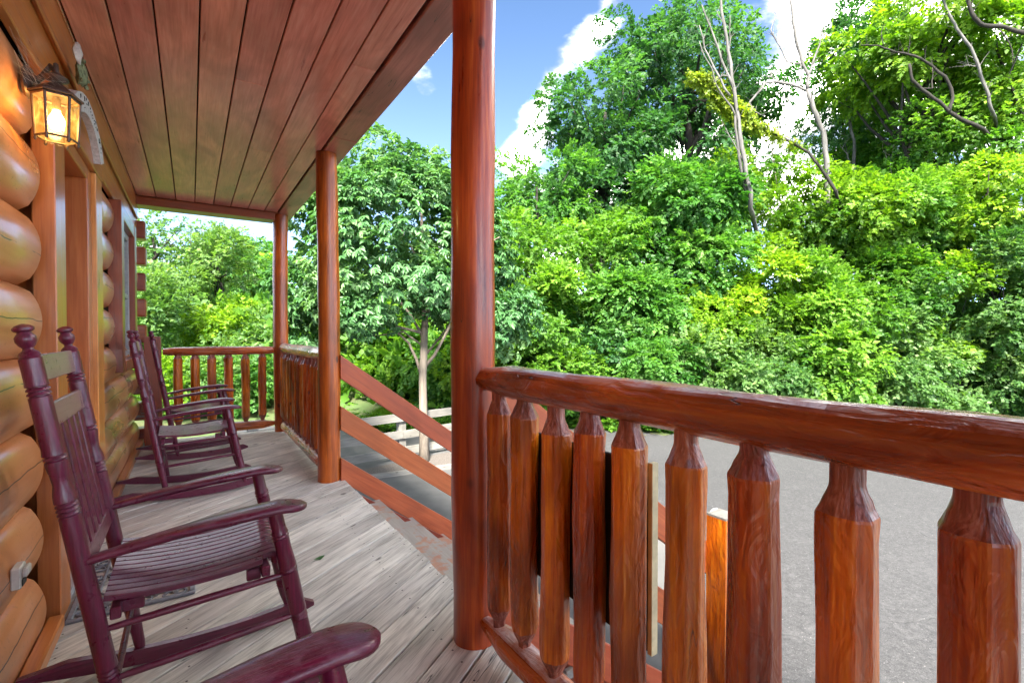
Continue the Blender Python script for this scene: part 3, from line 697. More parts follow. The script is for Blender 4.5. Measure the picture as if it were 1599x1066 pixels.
for sgn in (-1, 1): cpart('front_post', VF_, F, M['burgZ'], (fp0.x, sgn * HW, fp0.z))
# rockers
n = 22; V, F = [], []
for i in range(n + 1):
    x = -.465 + .875 * i / n; zb = (x - .03) ** 2 / 4.4 + .0015
    hgt = .052 * min(1, .22 + (x + .465) / .16) * min(1, math.sqrt(max(.06, (.412 - x) / .05))); w = .0125
    if x > .36: zb += (x - .36) * .15
    for (yy, zz) in ((-w, zb), (w, zb), (w, zb + hgt), (-w, zb + hgt)): V.append((x, yy, zz))
for i in range(n):
    for k in range(4): a, b = i * 4 + k, i * 4 + (k + 1) % 4; F.append((a, b, b + 4, a + 4))
F += [(3, 2, 1, 0), tuple(n * 4 + k for k in range(4))]
for sgn in (-1, 1): cpart('rocker', V, F, M['burgX'], (0, sgn * (HW - .01), 0), ang=30)
# arms: narrow at the back, paddle shaped at the front
def arm(sgn):
    V, F = [], []; n = 20
    for i in range(n + 1):
        t = 1 - (1 - i / n) ** 2; x = -.235 + .535 * t; zc = .562 + .060 * t + .010 * math.sin(t * 3.1) - (.012 * max(0, t - .85) / .15)
        w = .018 + .031 * min(1, max(0, (t - .12) / .55)) ** 1.2; e = max(0, (t - .905) / .095); w *= math.sqrt(max(.02, 1 - e * e)); h = .0125 if t > .1 else .0105
        h *= math.sqrt(max(.12, 1 - (e * .93) ** 2)); yc = sgn * .010 * t
        for k in range(12):
            a = 2 * math.pi * k / 12; ca, sa = math.cos(a), math.sin(a)
            V.append((x, yc + w * math.copysign(abs(ca) ** .5, ca), zc + h * math.copysign(abs(sa) ** .5, sa)))
    for i in range(n):
        for k in range(12): a, b = i * 12 + k, i * 12 + (k + 1) % 12; F.append((a, b, b + 12, a + 12))
    F += [tuple(range(12))[::-1], tuple(n * 12 + k for k in range(12))]
    cpart('arm', V, F, M['burgX'], (0, sgn * HW, 0), ang=60)
arm(-1); arm(1)
# seat: slats from back to front that roll over the front edge
def seat_z(x):
    return .438 + .020 * ((x + .02) / .22) ** 2 - (0 if x < .20 else (x - .20) ** 2 * 9)
nsl = 13; sw = (2 * HW - .045 + .02) / nsl
for j in range(nsl):
    y = -(HW - .0125) + sw * (j + .5); V, F = [], []; n = 16; hw = sw / 2 - .0022
    for i in range(n + 1):
        x = -.20 + .465 * i / n; z = seat_z(x) + random.uniform(-.0003, .0003)
        tx = 1; dz = (seat_z(x + .005) - seat_z(x - .005)) / .01; nn = Vector((-dz, 0, 1)).normalized()
        for (yy, q) in ((-hw, 0), (-hw + .002, .003), (hw - .002, .003), (hw, 0), (hw, -.011), (-hw, -.011)):
            V.append((x + nn.x * q, yy, z + nn.z * q))
    for i in range(n):
        for k in range(6): a, b = i * 6 + k, i * 6 + (k + 1) % 6; F.append((a, b, b + 6, a + 6))
    F += [tuple(range(6))[::-1], tuple(n * 6 + k for k in range(6))]
    if abs(y) > HW - .05:
        V = [(min(v[0], .178), v[1], v[2]) if v[0] > .178 else v for v in V]
    cpart('seat_slat', V, F, M['burgX'], (0, y, 0), ang=25)
def cb(name, x0, x1, y0, y1, z0, z1, mat, rot=None):
    c = Vector(((x0 + x1) / 2, (y0 + y1) / 2, (z0 + z1) / 2)); v, f = box_vf(x0 - c.x, x1 - c.x, y0 - c.y, y1 - c.y, z0 - c.z, z1 - c.z)
    me = mesh(name, v, f, mat); bm = bmesh.new(); bm.from_mesh(me); bmesh.ops.bevel(bm, geom=list(bm.edges), offset=.003, segments=1, affect='EDGES'); fix(bm); bm.to_mesh(me); bm.free()
    return link_mesh(name, me, chair, c, rot)
for x, z in ((-.175, .436), (.185, .452)): cb('seat_rail', x - .012, x + .012, -HW, HW, z - .045, z - .013, M['burgY'])
for sgn, xa, xb in ((-1, -.172, -.115), (-1, .135, .175), (1, -.172, -.115), (1, .135, .175)): cb('seat_block', xa, xb, sgn * (HW - .045) - .011, sgn * (HW - .045) + .011, .390, .424, M['burgX'])
tilt = math.atan2(-.19, 1.127)
def bx(z): return bp0.x + (bp1.x - bp0.x) * (z - bp0.z) / (bp1.z - bp0.z)
for (z0, z1, m_) in ((1.025, 1.095, 'burgworn'), (.905, .968, 'burgworn'), (.515, .567, 'burgY')):
    zc = (z0 + z1) / 2; o = cb('back_rail', bx(zc) - .007, bx(zc) + .007, -HW + .012, HW - .012, z0, z1, M[m_], (0, tilt, 0))
    if m_ == 'burgworn': o['label'] = 'worn flat rail, grey partly from painted sky reflection'
for j in range(5):
    y = -.15 + .075 * j; z0, z1 = .56, .912; zc = (z0 + z1) / 2
    cb('back_slat', bx(zc) - .0055, bx(zc) + .0055, y - .0265, y + .0265, z0, z1, M['burgZ'], (0, tilt, 0))
def rod(a, b, r=.0095):
    a, b = Vector(a), Vector(b); pts = [a.lerp(b, t) for t in (0, .12, .5, .88, 1)]; v, f = tube_vf([p - a for p in pts], [r * .75, r, r * 1.12, r, r * .75], 10)
    cpart('stretcher', v, f, M['burgX'], a)
for sgn in (-1, 1):
    rod((-.205, sgn * HW, .372), (.262, sgn * HW, .402)); rod((-.18, sgn * HW, .235), (.282, sgn * HW, .268))
rod((.262, -HW, .375), (.262, HW, .375)); rod((.288, -HW, .235), (.288, HW, .235)); rod((-.178, -HW, .215), (-.178, HW, .215), .0085)
GRP = 'burgundy rocking chairs along the wall'
places = [((-.022, .612, .002), 0, 'nearest burgundy rocking chair, only its arm in the bottom foreground, cut by the picture edge'),
          ((0, 1.885, .002), 0, 'second nearest burgundy rocking chair, its whole back and seat in front of the cabin door'),
          ((0, 4.335, .002), R(1), 'burgundy rocking chair under the window, in front of the farthest one'),
          ((.03, 5.60, .002), R(3.5), 'farthest burgundy rocking chair, partly hidden behind the chair under the window')]
chs = [chair] + [dup(chair) for _ in range(3)]
for c, (p, rz, lab) in zip(chs, places):
    c.location = p; c.rotation_euler = (0, 0, rz); tag(c, lab, 'rocking chair', GRP)

# ------------------------------------------------------------------ lantern, sign, outlet, door mat
lan = empty('wall_lantern', (-.37, 2.22, 1.80), 'lit six sided bronze wall lantern with seeded glass beside the door', 'lantern')
def lobj(name, V, F, mat, parent=lan, smooth=False, at=(0, 0, 0)):
    o = obj(name, V, F, mat, parent, Vector(at) - WP(parent)); 
    if smooth: smooth_by_angle(o.data, 45)
    return o
LC = Vector((-.372, 2.22, 0)); RB, RTp, Z0, Z1 = .053, .060, 1.803, 1.938
def hexp(r, z, rot=R(12), c=LC): return [Vector((c.x + r * math.cos(rot + i * math.pi / 3), c.y + r * math.sin(rot + i * math.pi / 3), z)) for i in range(6)]
A_, B_ = hexp(RB, Z0), hexp(RTp, Z1); bo = hexp(.023, Z0 - .018)
for i in range(6):
    j = (i + 1) % 6
    lobj('glass_pane', [A_[i], A_[j], B_[j], B_[i]], [(0, 1, 2, 3)], M['lampglass'])
    lobj('corner_bar', *tube_vf([A_[i] + Vector((0, 0, -.008)), B_[i]], .0042, 6), M['bronze'])
    lobj('frame_bar', *tube_vf([A_[i], A_[j]], .0036, 6), M['bronze'])
    lobj('frame_bar', *tube_vf([B_[i], B_[j]], .0050, 6), M['bronze'])
    lobj('bottom_pane', [A_[i], A_[j], bo[j], bo[i]], [(0, 1, 2, 3)], M['lampglass'])
    lobj('foot', *lathe_vf([(.002, -.012), (.0055, -.006), (.004, 0)], 8), M['bronze'], at=(A_[i].x, A_[i].y, Z0 - .004), smooth=True)
lobj('lantern_cap', *lathe_vf([(.071, 0), (.070, .006), (.060, .013), (.043, .028), (.025, .040), (.012, .048)], 6), M['bronze'], at=(LC.x, LC.y, Z1 + .004)).rotation_euler = (0, 0, R(12))
lobj('finial', *lathe_vf([(.010, 0), (.015, .006), (.032, .016), (.034, .022), (.019, .032), (.008, .040), (.007, .068), (.003, .072)], 18), M['bronze'], at=(LC.x, LC.y, Z1 + .046), smooth=True)
BPc = Vector((-.455, 2.265, 1.99))
lobj('back_plate', *lathe_vf([(.045, -.004), (.052, .004), (.047, .016), (.024, .026), (.014, .034)], 20), M['bronze'], at=BPc, smooth=True).rotation_euler = (0, R(90), 0)
arm_pts = [BPc + Vector((.02, 0, 0)), BPc + Vector((.045, -.008, .030)), BPc + Vector((.065, -.02, .062)), Vector((LC.x + .012, LC.y + .01, Z1 + .075)), Vector((LC.x, LC.y, Z1 + .06))]
lobj('scroll_arm', *tube_vf(arm_pts, [.011, .009, .009, .009, .009], 8), M['bronze'], smooth=True)
lobj('bulb', *lathe_vf([(.008, -.012), (.015, -.006), (.021, .008), (.022, .020), (.017, .034), (.011, .044), (.010, .052)], 16), M['bulb'], at=(LC.x, LC.y, Z0 + .042), smooth=True)
lobj('socket', *lathe_vf([(.012, 0), (.012, .038)], 12), M['bronze'], at=(LC.x, LC.y, Z0 + .096))
pl = bpy.data.lights.new('lantern_light', 'POINT'); pl.energy = .14; pl.color = (1, .60, .24); pl.shadow_soft_size = .03
po = bpy.data.objects.new('lantern_light', pl); COL.objects.link(po); po.parent = lan; po.location = Vector((LC.x, LC.y, Z0 + .075)) - WP(lan)
# cobweb strands between lantern and wall
cw = empty('cobweb', (-.44, 2.2, 2.0), 'dusty cobweb strands between the lantern and the wall', 'cobweb')
V, F = [], []
for i in range(26):
    a = Vector((-.452, 2.10 + random.uniform(-.02, .16), 2.02 + random.uniform(-.05, .10))); b = Vector((LC.x + random.uniform(-.07, .05), LC.y + random.uniform(-.08, .06), Z1 + random.uniform(-.0, .06)))
    m_ = a.lerp(b, .5) + Vector((0, 0, -.012)); v, f = tube_vf([a, m_, b], .00035, 3, cap=False); V, F = merge((V, F), (v, f))
w_ = obj('strand', V, F, M['web'], cw, -WP(cw)); w_['kind'] = 'stuff'
# arched sign over the door
sg = empty('arched_sign', (-.42, 3.15, 2.2), 'small white arched wooden sign with a mossy carved figure above the door', 'sign')
V, F = [], []; n = 18; XF, XB = -.405, -.436
def arc(t, r): a = R(152 - 124 * t); return (3.15 + r * math.cos(a) * 1.0, 2.02 + r * math.sin(a) * .62 - .055)
for i in range(n + 1):
    t = i / n; (yo, zo), (yi, zi) = arc(t, .50), arc(t, .375)
    for (x, y, z) in ((XB, yi, zi), (XB, yo, zo), (XF, yo, zo), (XF, yi, zi)): V.append((x, y, z))
for i in range(n):
    for k in range(4): a, b = i * 4 + k, i * 4 + (k + 1) % 4; F.append((a, b, b + 4, a + 4))
F += [(3, 2, 1, 0), tuple(n * 4 + k for k in range(4))]
lobj('sign_board', V, F, M['signface'], sg)
# the faded writing: short carved strokes, too worn to read
V, F = [], []
for i in range(15):
    t = .10 + .80 * i / 14; y, z = arc(t, .4375 + random.uniform(-.012, .012))
    for q in range(2):
        p0 = Vector((XF + .0012, y + random.uniform(-.010, .010), z + random.uniform(-.022, .022))); p1 = p0 + Vector((0, random.uniform(-.014, .014), random.uniform(-.02, .024)))
        v, f = tube_vf([p0, (p0 + p1) / 2 + Vector((0, .004, .0)), p1], .0018, 5); V, F = merge((V, F), (v, f))
lobj('carved_strokes', V, F, M['iron'], sg)['kind'] = 'stuff'
def lump(c, r, amp=.2, seed=0, sub=2):
    bm = bmesh.new(); bmesh.ops.create_icosphere(bm, subdivisions=sub, radius=1); rg = random.Random(seed); ph = [rg.uniform(0, 6) for _ in range(6)]
    V = []
    for v in bm.verts:
        p = v.co; f = 1 + amp * (math.sin(p.x * 3.1 + ph[0]) * math.sin(p.y * 2.7 + ph[1]) + .6 * math.sin(p.z * 5 + ph[2] + p.x * 4) + .3 * math.sin(p.y * 9 + ph[3]))
        V.append((c[0] + p.x * r[0] * f, c[1] + p.y * r[1] * f, c[2] + p.z * r[2] * f))
    F = [tuple(v.index for v in f.verts) for f in bm.faces]; bm.free(); return V, F
lobj('carved_body', *lump((-.412, 2.96, 2.335), (.020, .07, .055), .25, 3), M['moss'], sg, smooth=True)
lobj('carved_head', *lump((-.408, 2.86, 2.385), (.018, .032, .045), .15, 5), M['signface'], sg, smooth=True)
V, F = merge(*[lump((-.405 + random.uniform(-.006, .010), 2.96 + random.uniform(-.06, .07), 2.335 + random.uniform(-.05, .05)), (.008, .012, .010), .3, i, 1) for i in range(16)])
lobj('moss_tufts', V, F, M['moss'], sg)['kind'] = 'stuff'
# wall outlet
ol = empty('wall_outlet', (-.46, 2.10, .40), 'white weatherproof outlet box low on the logs beside the door', 'outlet')
cbox('plate', -.470, -.446, 2.078, 2.142, .362, .430, mat=M['white'], parent=ol, bev=.004)
cbox('socket', -.4455, -.443, 2.088, 2.130, .368, .390, mat=M['iron'], parent=ol, bev=.001)
cbox('cover', -.4455, -.432, 2.084, 2.136, .396, .424, mat=M['white'], parent=ol, bev=.005)
hb = empty('wall_faucet', (-.45, 6.30, .22), 'small metal water tap on the wall corner behind the farthest chair', 'tap')
lobj('tap_body', *tube_vf([(-.49, 6.31, .30), (-.42, 6.30, .30), (-.385, 6.30, .27)], [.012, .012, .009], 8), M['alum'], hb, smooth=True)
lobj('tap_wheel', *lathe_vf([(.022, 0), (.024, .004), (.022, .008)], 12), M['alum'], hb, at=(-.42, 6.30, .325))
# door mat
mt = empty('door_mat', (-.21, 2.93, 0), 'grey openwork scroll pattern door mat under the rocking chair', 'door mat')
MX0, MX1, MY0, MY1, MZ = -.430, .005, 2.56, 3.30, .010
for (x0, x1, y0, y1) in ((MX0, MX1, MY0, MY0 + .022), (MX0, MX1, MY1 - .022, MY1), (MX0, MX0 + .022, MY0 + .0225, MY1 - .0225), (MX1 - .022, MX1, MY0 + .0225, MY1 - .0225)):
    cbox('mat_border', x0, x1, y0, y1, .001, .013, mat=M['matrub'], parent=mt, bev=.003)
for (x0, x1, y0, y1) in ((MX0 + .075, MX1 - .075, MY0 + .085, MY0 + .095), (MX0 + .075, MX1 - .075, MY1 - .095, MY1 - .085), (MX0 + .075, MX0 + .085, MY0 + .0955, MY1 - .0955), (MX1 - .085, MX1 - .075, MY0 + .0955, MY1 - .0955)):
    cbox('inner_border', x0, x1, y0, y1, .001, .011, mat=M['matrub'], parent=mt, bev=.002)
V, F = [], []
def curl(cx_, cy_, r, a0, turn, flip):
    return [(cx_ + (r * (1 - .75 * s / 12)) * math.cos(a0 + flip * turn * s / 12), cy_ + (r * (1 - .75 * s / 12)) * math.sin(a0 + flip * turn * s / 12), .006) for s in range(13)]
cells = []
for i in range(8):
    cells += [(MX0 + .049, MY0 + .06 + i * .088), (MX1 - .049, MY0 + .06 + i * .088)]
for i in range(4): cells += [(MX0 + .10 + i * .078, MY0 + .053), (MX0 + .10 + i * .078, MY1 - .053)]
for i in range(3):
    for j in range(6): cells.append((MX0 + .125 + i * .092, MY0 + .145 + j * .09))
for q, (x, y) in enumerate(cells):
    a0 = (q * 1.9) % 6.28
    for fl in (1, -1): V, F = merge((V, F), tube_vf(curl(x, y, .040, a0 + (0 if fl > 0 else 3.14), 5.2, fl), (.0045), 5))
lobj('scrollwork', V, F, M['matrub'], mt)['kind'] = 'stuff'

# ------------------------------------------------------------------ paddock fence behind the steps
fdir = Vector((1, .15, 0)).normalized(); fy0 = 8.2 - .15 * 3.2
fn = empty('rail_fence', (3.05, 8.2, G), 'weathered grey three rail wooden fence behind the slender tree', 'fence')
frz = math.atan2(fdir.y, fdir.x)
posts_x = (-1.6, .72, 3.06, 4.85)
for x in posts_x:
    v, f = box_vf(-.065, .065, -.055, .055, 0, .86); cobj('fence_post', v, f, M['greyZ'], fn, at=(x, fy0 + .15 * x + .03, G - .02), rot=(0, 0, frz))
for (zt) in (-.235, -.535, -.825):
    for a, b in zip(posts_x[:-1], posts_x[1:]):
        L_ = (b - a) / fdir.x; xm = (a + b) / 2; v, f = box_vf(-L_ / 2 + .003, L_ / 2 - .003, -.018, .018, -.068, .068)
        cobj('fence_rail', v, f, M['greyX'], fn, at=(xm, fy0 + .15 * xm - .045, zt - .065), rot=(0, random.uniform(-.006, .006), frz))

# ------------------------------------------------------------------ foliage
rs = np.random.RandomState(11)
LEAF = np.array([[0, 0, 0], [.34, .42, .07], [0, 1, -.10], [-.34, .42, .07]])
LEAF6 = np.array([[0, 0, 0], [.20, .30, .05], [.17, .68, .02], [0, 1, -.16], [-.17, .68, .02], [-.20, .30, .05]])
#           # x side, y along, z normal
def unit(a): return a / np.maximum(np.linalg.norm(a, axis=-1, keepdims=True), 1e-9)
def spray_template(kind, rg):
    """leaf frames within a spray of unit length: origin, direction, normal, size"""
    o, d, nrm, s = [], [], [], []
    if kind == 'pinnate':
        for i in range(6):
            t = .18 + .14 * i; z = -.35 * t * t
            for sg_ in (-1, 1): o.append((0, t, z)); d.append((sg_ * .92, .38, -.25)); nrm.append((sg_ * .15, .1, 1)); s.append(.36 - .12 * abs(i - 2.2) / 3)
        o.append((0, .98, -.33)); d.append((0, 1, -.5)); nrm.append((0, .3, 1)); s.append(.33)
    elif kind == 'whorl':
        for i in range(6):
            a = -1.25 + 2.5 * i / 5; o.append((0, .45, -.05)); d.append((math.sin(a), math.cos(a), -.45)); nrm.append((math.sin(a) * .4, math.cos(a) * .4, 1)); s.append(.62 + .1 * math.cos(a))
        for sg_ in (-1, 1): o.append((0, .1, 0)); d.append((sg_ * .9, .5, -.5)); nrm.append((sg_ * .3, 0, 1)); s.append(.5)
    else:
        for i in range(8):
            t = .08 + .115 * i; sg_ = -1 if i % 2 else 1; o.append((0, t, -.12 * t)); d.append((sg_ * rg.uniform(.5, 1), rg.uniform(.3, .9), rg.uniform(-.5, .15))); nrm.append((rg.uniform(-.4, .4), rg.uniform(-.3, .5), 1)); s.append(rg.uniform(.30, .42))
    return [np.array(x, float) for x in (o, d, nrm, s)]
RG = random.Random(5)
TPL = {k: [spray_template(k, RG) for _ in range(4)] for k in ('pinnate', 'whorl', 'twig')}
def sprays(P, A, U, size, kind, wide=1.0, jit=.25):
    LF_ = LEAF6 if kind == 'whorl' else LEAF; nv_ = len(LF_)
    """P positions, A directions, U up-ish normals, size per spray -> leaf vertices (n,4,3)"""
    n = len(P); A = unit(A); Sd = unit(np.cross(A, U)); Un = np.cross(Sd, A); out = []; which = rs.randint(0, 4, n); ids = []
    for w in range(4):
        m = which == w
        if not m.any(): continue
        o, d, nr, s = TPL[kind][w]; k = len(o)
        Fm = np.stack([Sd[m], A[m], Un[m]], 1)                       # rows: basis
        sz = size[m][:, None, None]
        og = P[m][:, None, :] + np.einsum('kj,njc->nkc', o, Fm) * sz
        dd = np.einsum('kj,njc->nkc', d, Fm) + rs.normal(0, jit, (m.sum(), k, 3)); dd = unit(dd)
        nn = np.einsum('kj,njc->nkc', nr, Fm) + rs.normal(0, jit, (m.sum(), k, 3)); sd = unit(np.cross(dd, nn)); nn = np.cross(sd, dd)
        ls = s[None, :, None] * sz * rs.uniform(.75, 1.2, (m.sum(), k, 1))
        vv = og[:, :, None, :] + (LF_[None, None, :, 0:1] * wide * sd[:, :, None, :] + LF_[None, None, :, 1:2] * dd[:, :, None, :] + LF_[None, None, :, 2:3] * nn[:, :, None, :]) * ls[:, :, None, :]
        out.append(vv.reshape(-1, nv_, 3)); ids.append(np.repeat(np.nonzero(m)[0], k))
    return np.concatenate(out), np.concatenate(ids)
def leaf_mesh(name, LV, tint, mat):
    n, k = LV.shape[:2]; h = k // 2 + 1; me = bpy.data.meshes.new(name); me.vertices.add(n * k); me.vertices.foreach_set('co', LV.reshape(-1).astype(np.float32))
    base = (np.arange(n) * k)[:, None]; idx = np.concatenate([base + np.arange(h)[None], base + np.array([[0] + list(range(h - 1, k))])], 1).reshape(-1)
    me.loops.add(n * 2 * h); me.loops.foreach_set('vertex_index', idx.astype(np.int32)); me.polygons.add(n * 2)
    me.polygons.foreach_set('loop_start', (np.arange(n * 2) * h).astype(np.int32)); me.polygons.foreach_set('loop_total', np.full(n * 2, h, np.int32))
    me.update(calc_edges=True); at = me.attributes.new('tint', 'FLOAT', 'POINT'); at.data.foreach_set('value', np.repeat(np.clip(tint, 0, 1), k).astype(np.float32))
    me.materials.append(mat); return me
NLEAF = [0]
def crown_leaves(C, Rr, nclump, cr, leaves, size, kind, wide=1., droop=.25, shell=.55, low=-.9, flat=.75, hole=0.):
    """clumps of sprays through an uneven ellipsoid; C centre, Rr radii"""
    C = np.array(C); Rr = np.array(Rr)
    if kind != 'whorl': leaves, size = int(leaves * 1.22), size * rs.uniform(.78, .96)
    d = unit(rs.normal(0, 1, (nclump * 3, 3))); d = d[d[:, 2] > low][:nclump]
    lob = 1 + .26 * np.sin(d[:, 0] * 4 + C[0]) * np.cos(d[:, 2] * 5 + C[1]) + rs.uniform(-.12, .10, len(d))
    rad = shell + (1 - shell) * rs.uniform(0, 1, len(d)) ** .6
    cc = C + d * Rr * (rad * lob)[:, None]; crs = cr * rs.uniform(.65, 1.25, len(d)); ctint = rs.normal(0, .17, len(d))
    per = max(3, int(leaves / len(TPL[kind][0][0]) / len(d)))
    wgt = (crs / cr) ** 2; idx = np.repeat(np.arange(len(d)), np.maximum(2, (per * wgt).astype(int)))
    e = unit(rs.normal(0, 1, (len(idx), 3)) + np.array([0, 0, .25])); rr = rs.uniform(.45, 1, len(idx)) ** .5
    P = cc[idx] + e * (crs[idx] * rr)[:, None] * np.array([1, 1, flat])
    outw = unit(cc[idx] - C); A = e * .8 + outw * .6 + rs.normal(0, .35, e.shape) + np.array([0, 0, -droop]); Un = outw * .55 + np.array([0, 0, .75]) + rs.normal(0, .3, e.shape) + e * .3
    sz = size * rs.uniform(.7, 1.25, len(idx)); LV, ids = sprays(P, A, Un, sz, kind, wide)
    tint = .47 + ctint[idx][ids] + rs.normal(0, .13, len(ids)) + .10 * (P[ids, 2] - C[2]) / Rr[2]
    NLEAF[0] += len(LV); return LV, tint, cc
def branch_pts(a, b, sag=.15, n=5, rg=random):
    a, b = Vector(a), Vector(b); L_ = (b - a).length; return [a.lerp(b, i / n) + Vector((rg.uniform(-1, 1), rg.uniform(-1, 1), rg.uniform(-.3, 1))) * (L_ * .05 * (0 if i in (0, n) else 1)) + Vector((0, 0, sag * L_ * math.sin(math.pi * i / n))) for i in range(n + 1)]
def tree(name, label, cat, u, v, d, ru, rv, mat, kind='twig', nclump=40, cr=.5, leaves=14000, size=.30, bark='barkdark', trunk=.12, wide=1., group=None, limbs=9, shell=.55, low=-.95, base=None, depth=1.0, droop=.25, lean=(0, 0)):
    C = W(u, v, d); rx, rz_ = ru * d / FPX, rv * d / FPX
    if base is None: bx_, by_ = C.x + lean[0], C.y + lean[1]
    else: bx_, by_ = base
    bz = hz(bx_, by_) - .05
    root = empty(name, (bx_, by_, bz), label, cat, group)
    LV, tint, cc = crown_leaves(C, (rx, rx * depth, rz_), nclump, cr, leaves, size, kind, wide, droop, shell, low)
    off = np.array([bx_, by_, bz]); link_mesh('crown', leaf_mesh('crown', LV - off, tint, mat), root)
    bot = Vector((bx_, by_, bz)); top = Vector((C.x, C.y, C.z + rz_ * .35)); tp = branch_pts(bot, top, 0, 6); n = len(tp)
    V, F = tube_vf([p - bot for p in tp], [trunk * (1 - .75 * i / (n - 1)) + (.25 * trunk if i == 0 else 0) for i in range(n)], 9)
    o = link_mesh('trunk', mesh('trunk', V, F, M[bark], True), root)
    V, F = [], []
    for q in cc[np.argsort(-np.linalg.norm(cc - np.array(C), axis=1))[:limbs * 3:3]]:
        t = random.uniform(.35, .85); p0 = bot.lerp(top, t); V, F = merge((V, F), tube_vf([p - bot for p in branch_pts(p0, q, .06, 4)], [trunk * .36, trunk * .28, trunk * .2, trunk * .13, trunk * .06], 6))
    if V: link_mesh('limbs', mesh('limbs', V, F, M[bark], True), root)
    return root

# the slender broad-leaved tree by the fence
TB = Vector((3.33, 7.82, G))
def ornamental():
    root = empty('broadleaf_tree', TB, 'dark green broad leaved tree with a slender pale trunk behind the steps', 'tree')
    dT = TB.dot(FW) - EYE * 0 ; d = 8.75
    C = np.array(W(652, 392, d)); 
    tr = [W(664, 718, 8.62), W(661, 640, 8.62), W(660, 590, 8.62), W(662, 545, 8.65), W(664, 480, 8.7), W(662, 400, 8.75), W(657, 320, 8.8)]; tr[0] = TB.copy()
    V, F = tube_vf([p - TB for p in tr], [.092, .072, .068, .066, .055, .04, .018], 14)
    me = mesh('trunk', V, F, M['barkpale'], True); link_mesh('trunk', me, root)
    lim = [((661, 575), [(678, 555), (697, 520), (720, 470), (740, 420)], .036), ((660, 592), [(650, 560), (638, 535), (610, 510), (570, 480)], .034), ((663, 530), [(640, 490), (600, 440), (560, 400)], .03), ((664, 500), [(690, 450), (730, 400), (780, 370)], .03),
           ((661, 540), [(630, 518), (590, 524), (555, 520)], .022), ((664, 470), [(650, 400), (610, 330), (590, 300)], .026), ((664, 460), [(685, 400), (700, 330), (710, 280)], .026), ((660, 560), [(700, 510), (760, 500), (810, 500)], .022), ((662, 520), [(600, 505), (520, 470), (480, 430)], .028)]
    for (s, ps, r) in lim:
        dd = 8.66; pts = [W(s[0], s[1], dd)] + [W(x, y, dd + random.uniform(-.5, .5) * (i + 1) / 3) for i, (x, y) in enumerate(ps)]
        V, F = tube_vf([p - TB for p in pts], [r * (1 - .7 * i / (len(pts) - 1)) for i in range(len(pts))], 8); link_mesh('limb', mesh('limb', V, F, M['barkpale'], True), root)
    parts = []
    for (u, v, ru, rv, nc, lv, dd) in ((632, 352, 142, 92, 56, 11000, 8.9), (625, 455, 145, 66, 40, 7000, 8.75), (500, 455, 42, 95, 14, 2800, 8.7), (768, 478, 50, 62, 15, 3000, 8.7), (660, 268, 55, 26, 9, 1300, 8.9), (742, 385, 42, 70, 9, 1800, 8.8)):
        LV, ti, cc = crown_leaves(W(u, v, dd), (ru * dd / FPX, ru * dd / FPX * .85, rv * dd / FPX), nc, .36, int(lv * 2.9), .155, 'whorl', 1.0, .45, .5, -.95)
        parts.append((LV, ti))
    LV = np.concatenate([p[0] for p in parts]); ti = np.concatenate([p[1] for p in parts])
    c = link_mesh('crown', leaf_mesh('crown', LV - np.array(TB), ti, M['broad']), root); c['kind'] = 'stuff'
    # the nearest, largest leaf sprays as pieces of their own, sharing four meshes
    me4 = []
    for w in range(4):
        o = np.zeros((1, 3)); keep = rs.get_state(); l, _ = sprays(o, np.array([[0., 1, -.1]]), np.array([[0., 0, 1]]), np.array([.175]), 'whorl', .95, .12)
        me4.append(leaf_mesh('leaf_spray', l, .5 + rs.normal(0, .15, len(l)), M['broad']))
    k = 0
    while k < 290:
        dr = Vector(unit(rs.normal(0, 1, 3))); 
        if dr.y > .1 or dr.z < -.85: continue
        p = Vector(W(648, 392, 8.75)) + Vector((dr.x * 1.75, dr.y * 1.6, dr.z * 1.5)) * rs.uniform(.93, 1.03)
        e = (dr + Vector((0, 0, -.35))).normalized(); s = link_mesh('leaf_spray', me4[k % 4], root, p - TB, e.to_track_quat('Y', 'Z').to_euler()); k += 1
ornamental()

FG = 'trees of the wood beyond the parking lot'; SG = 'shrubs at the foot of the wood'
# far back, tall
T = tree
T('oak_tree', 'tallest dark green oak with an open rounded crown left of the bare trunks', 'tree', 1062, 120, 19, 128, 112, M['oak'], 'twig', 80, .72, 25000, .46, trunk=.26, group=FG, limbs=16, base=(W(1075, 400, 19).x, W(1075, 400, 19).y), shell=.35)
T('oak_tree', 'dark green oak with a spreading crown just left of the tallest oak', 'tree', 945, 205, 17.5, 88, 82, M['oak'], 'twig', 50, .58, 15000, .42, trunk=.2, group=FG, limbs=12, shell=.4)
T('oak_tree', 'dark shaded tree low under the tallest oak', 'tree', 1040, 262, 18.5, 120, 66, M['oak'], 'twig', 36, .8, 18000, .44, trunk=.2, group=FG)
T('oak_tree', 'dark tree behind the feathery light green one left of the grey snag', 'tree', 925, 320, 17, 100, 62, M['oak'], 'twig', 36, .7, 16000, .40, trunk=.2, group=FG)
T('oak_tree', 'small dark crown just right of the tallest oak beside the cloud', 'tree', 1168, 250, 19.5, 32, 85, M['oak'], 'twig', 14, .55, 6000, .42, trunk=.12, group=FG)
T('oak_tree', 'dark green tree right of the big cloud behind the bare branches', 'tree', 1345, 140, 18, 62, 105, M['oak'], 'twig', 34, .7, 15000, .42, trunk=.2, group=FG, shell=.4)
T('oak_tree', 'mid green tree high behind the twisted dark branch', 'tree', 1392, 235, 17.5, 78, 70, M['vine'], 'twig', 30, .7, 13000, .40, trunk=.18, group=FG)
T('walnut_tree', 'bright feathery tree filling the top right corner', 'tree', 1430, 72, 14.5, 108, 84, M['bright'], 'pinnate', 46, .5, 19000, .48, trunk=.2, group=FG, shell=.4, limbs=14)
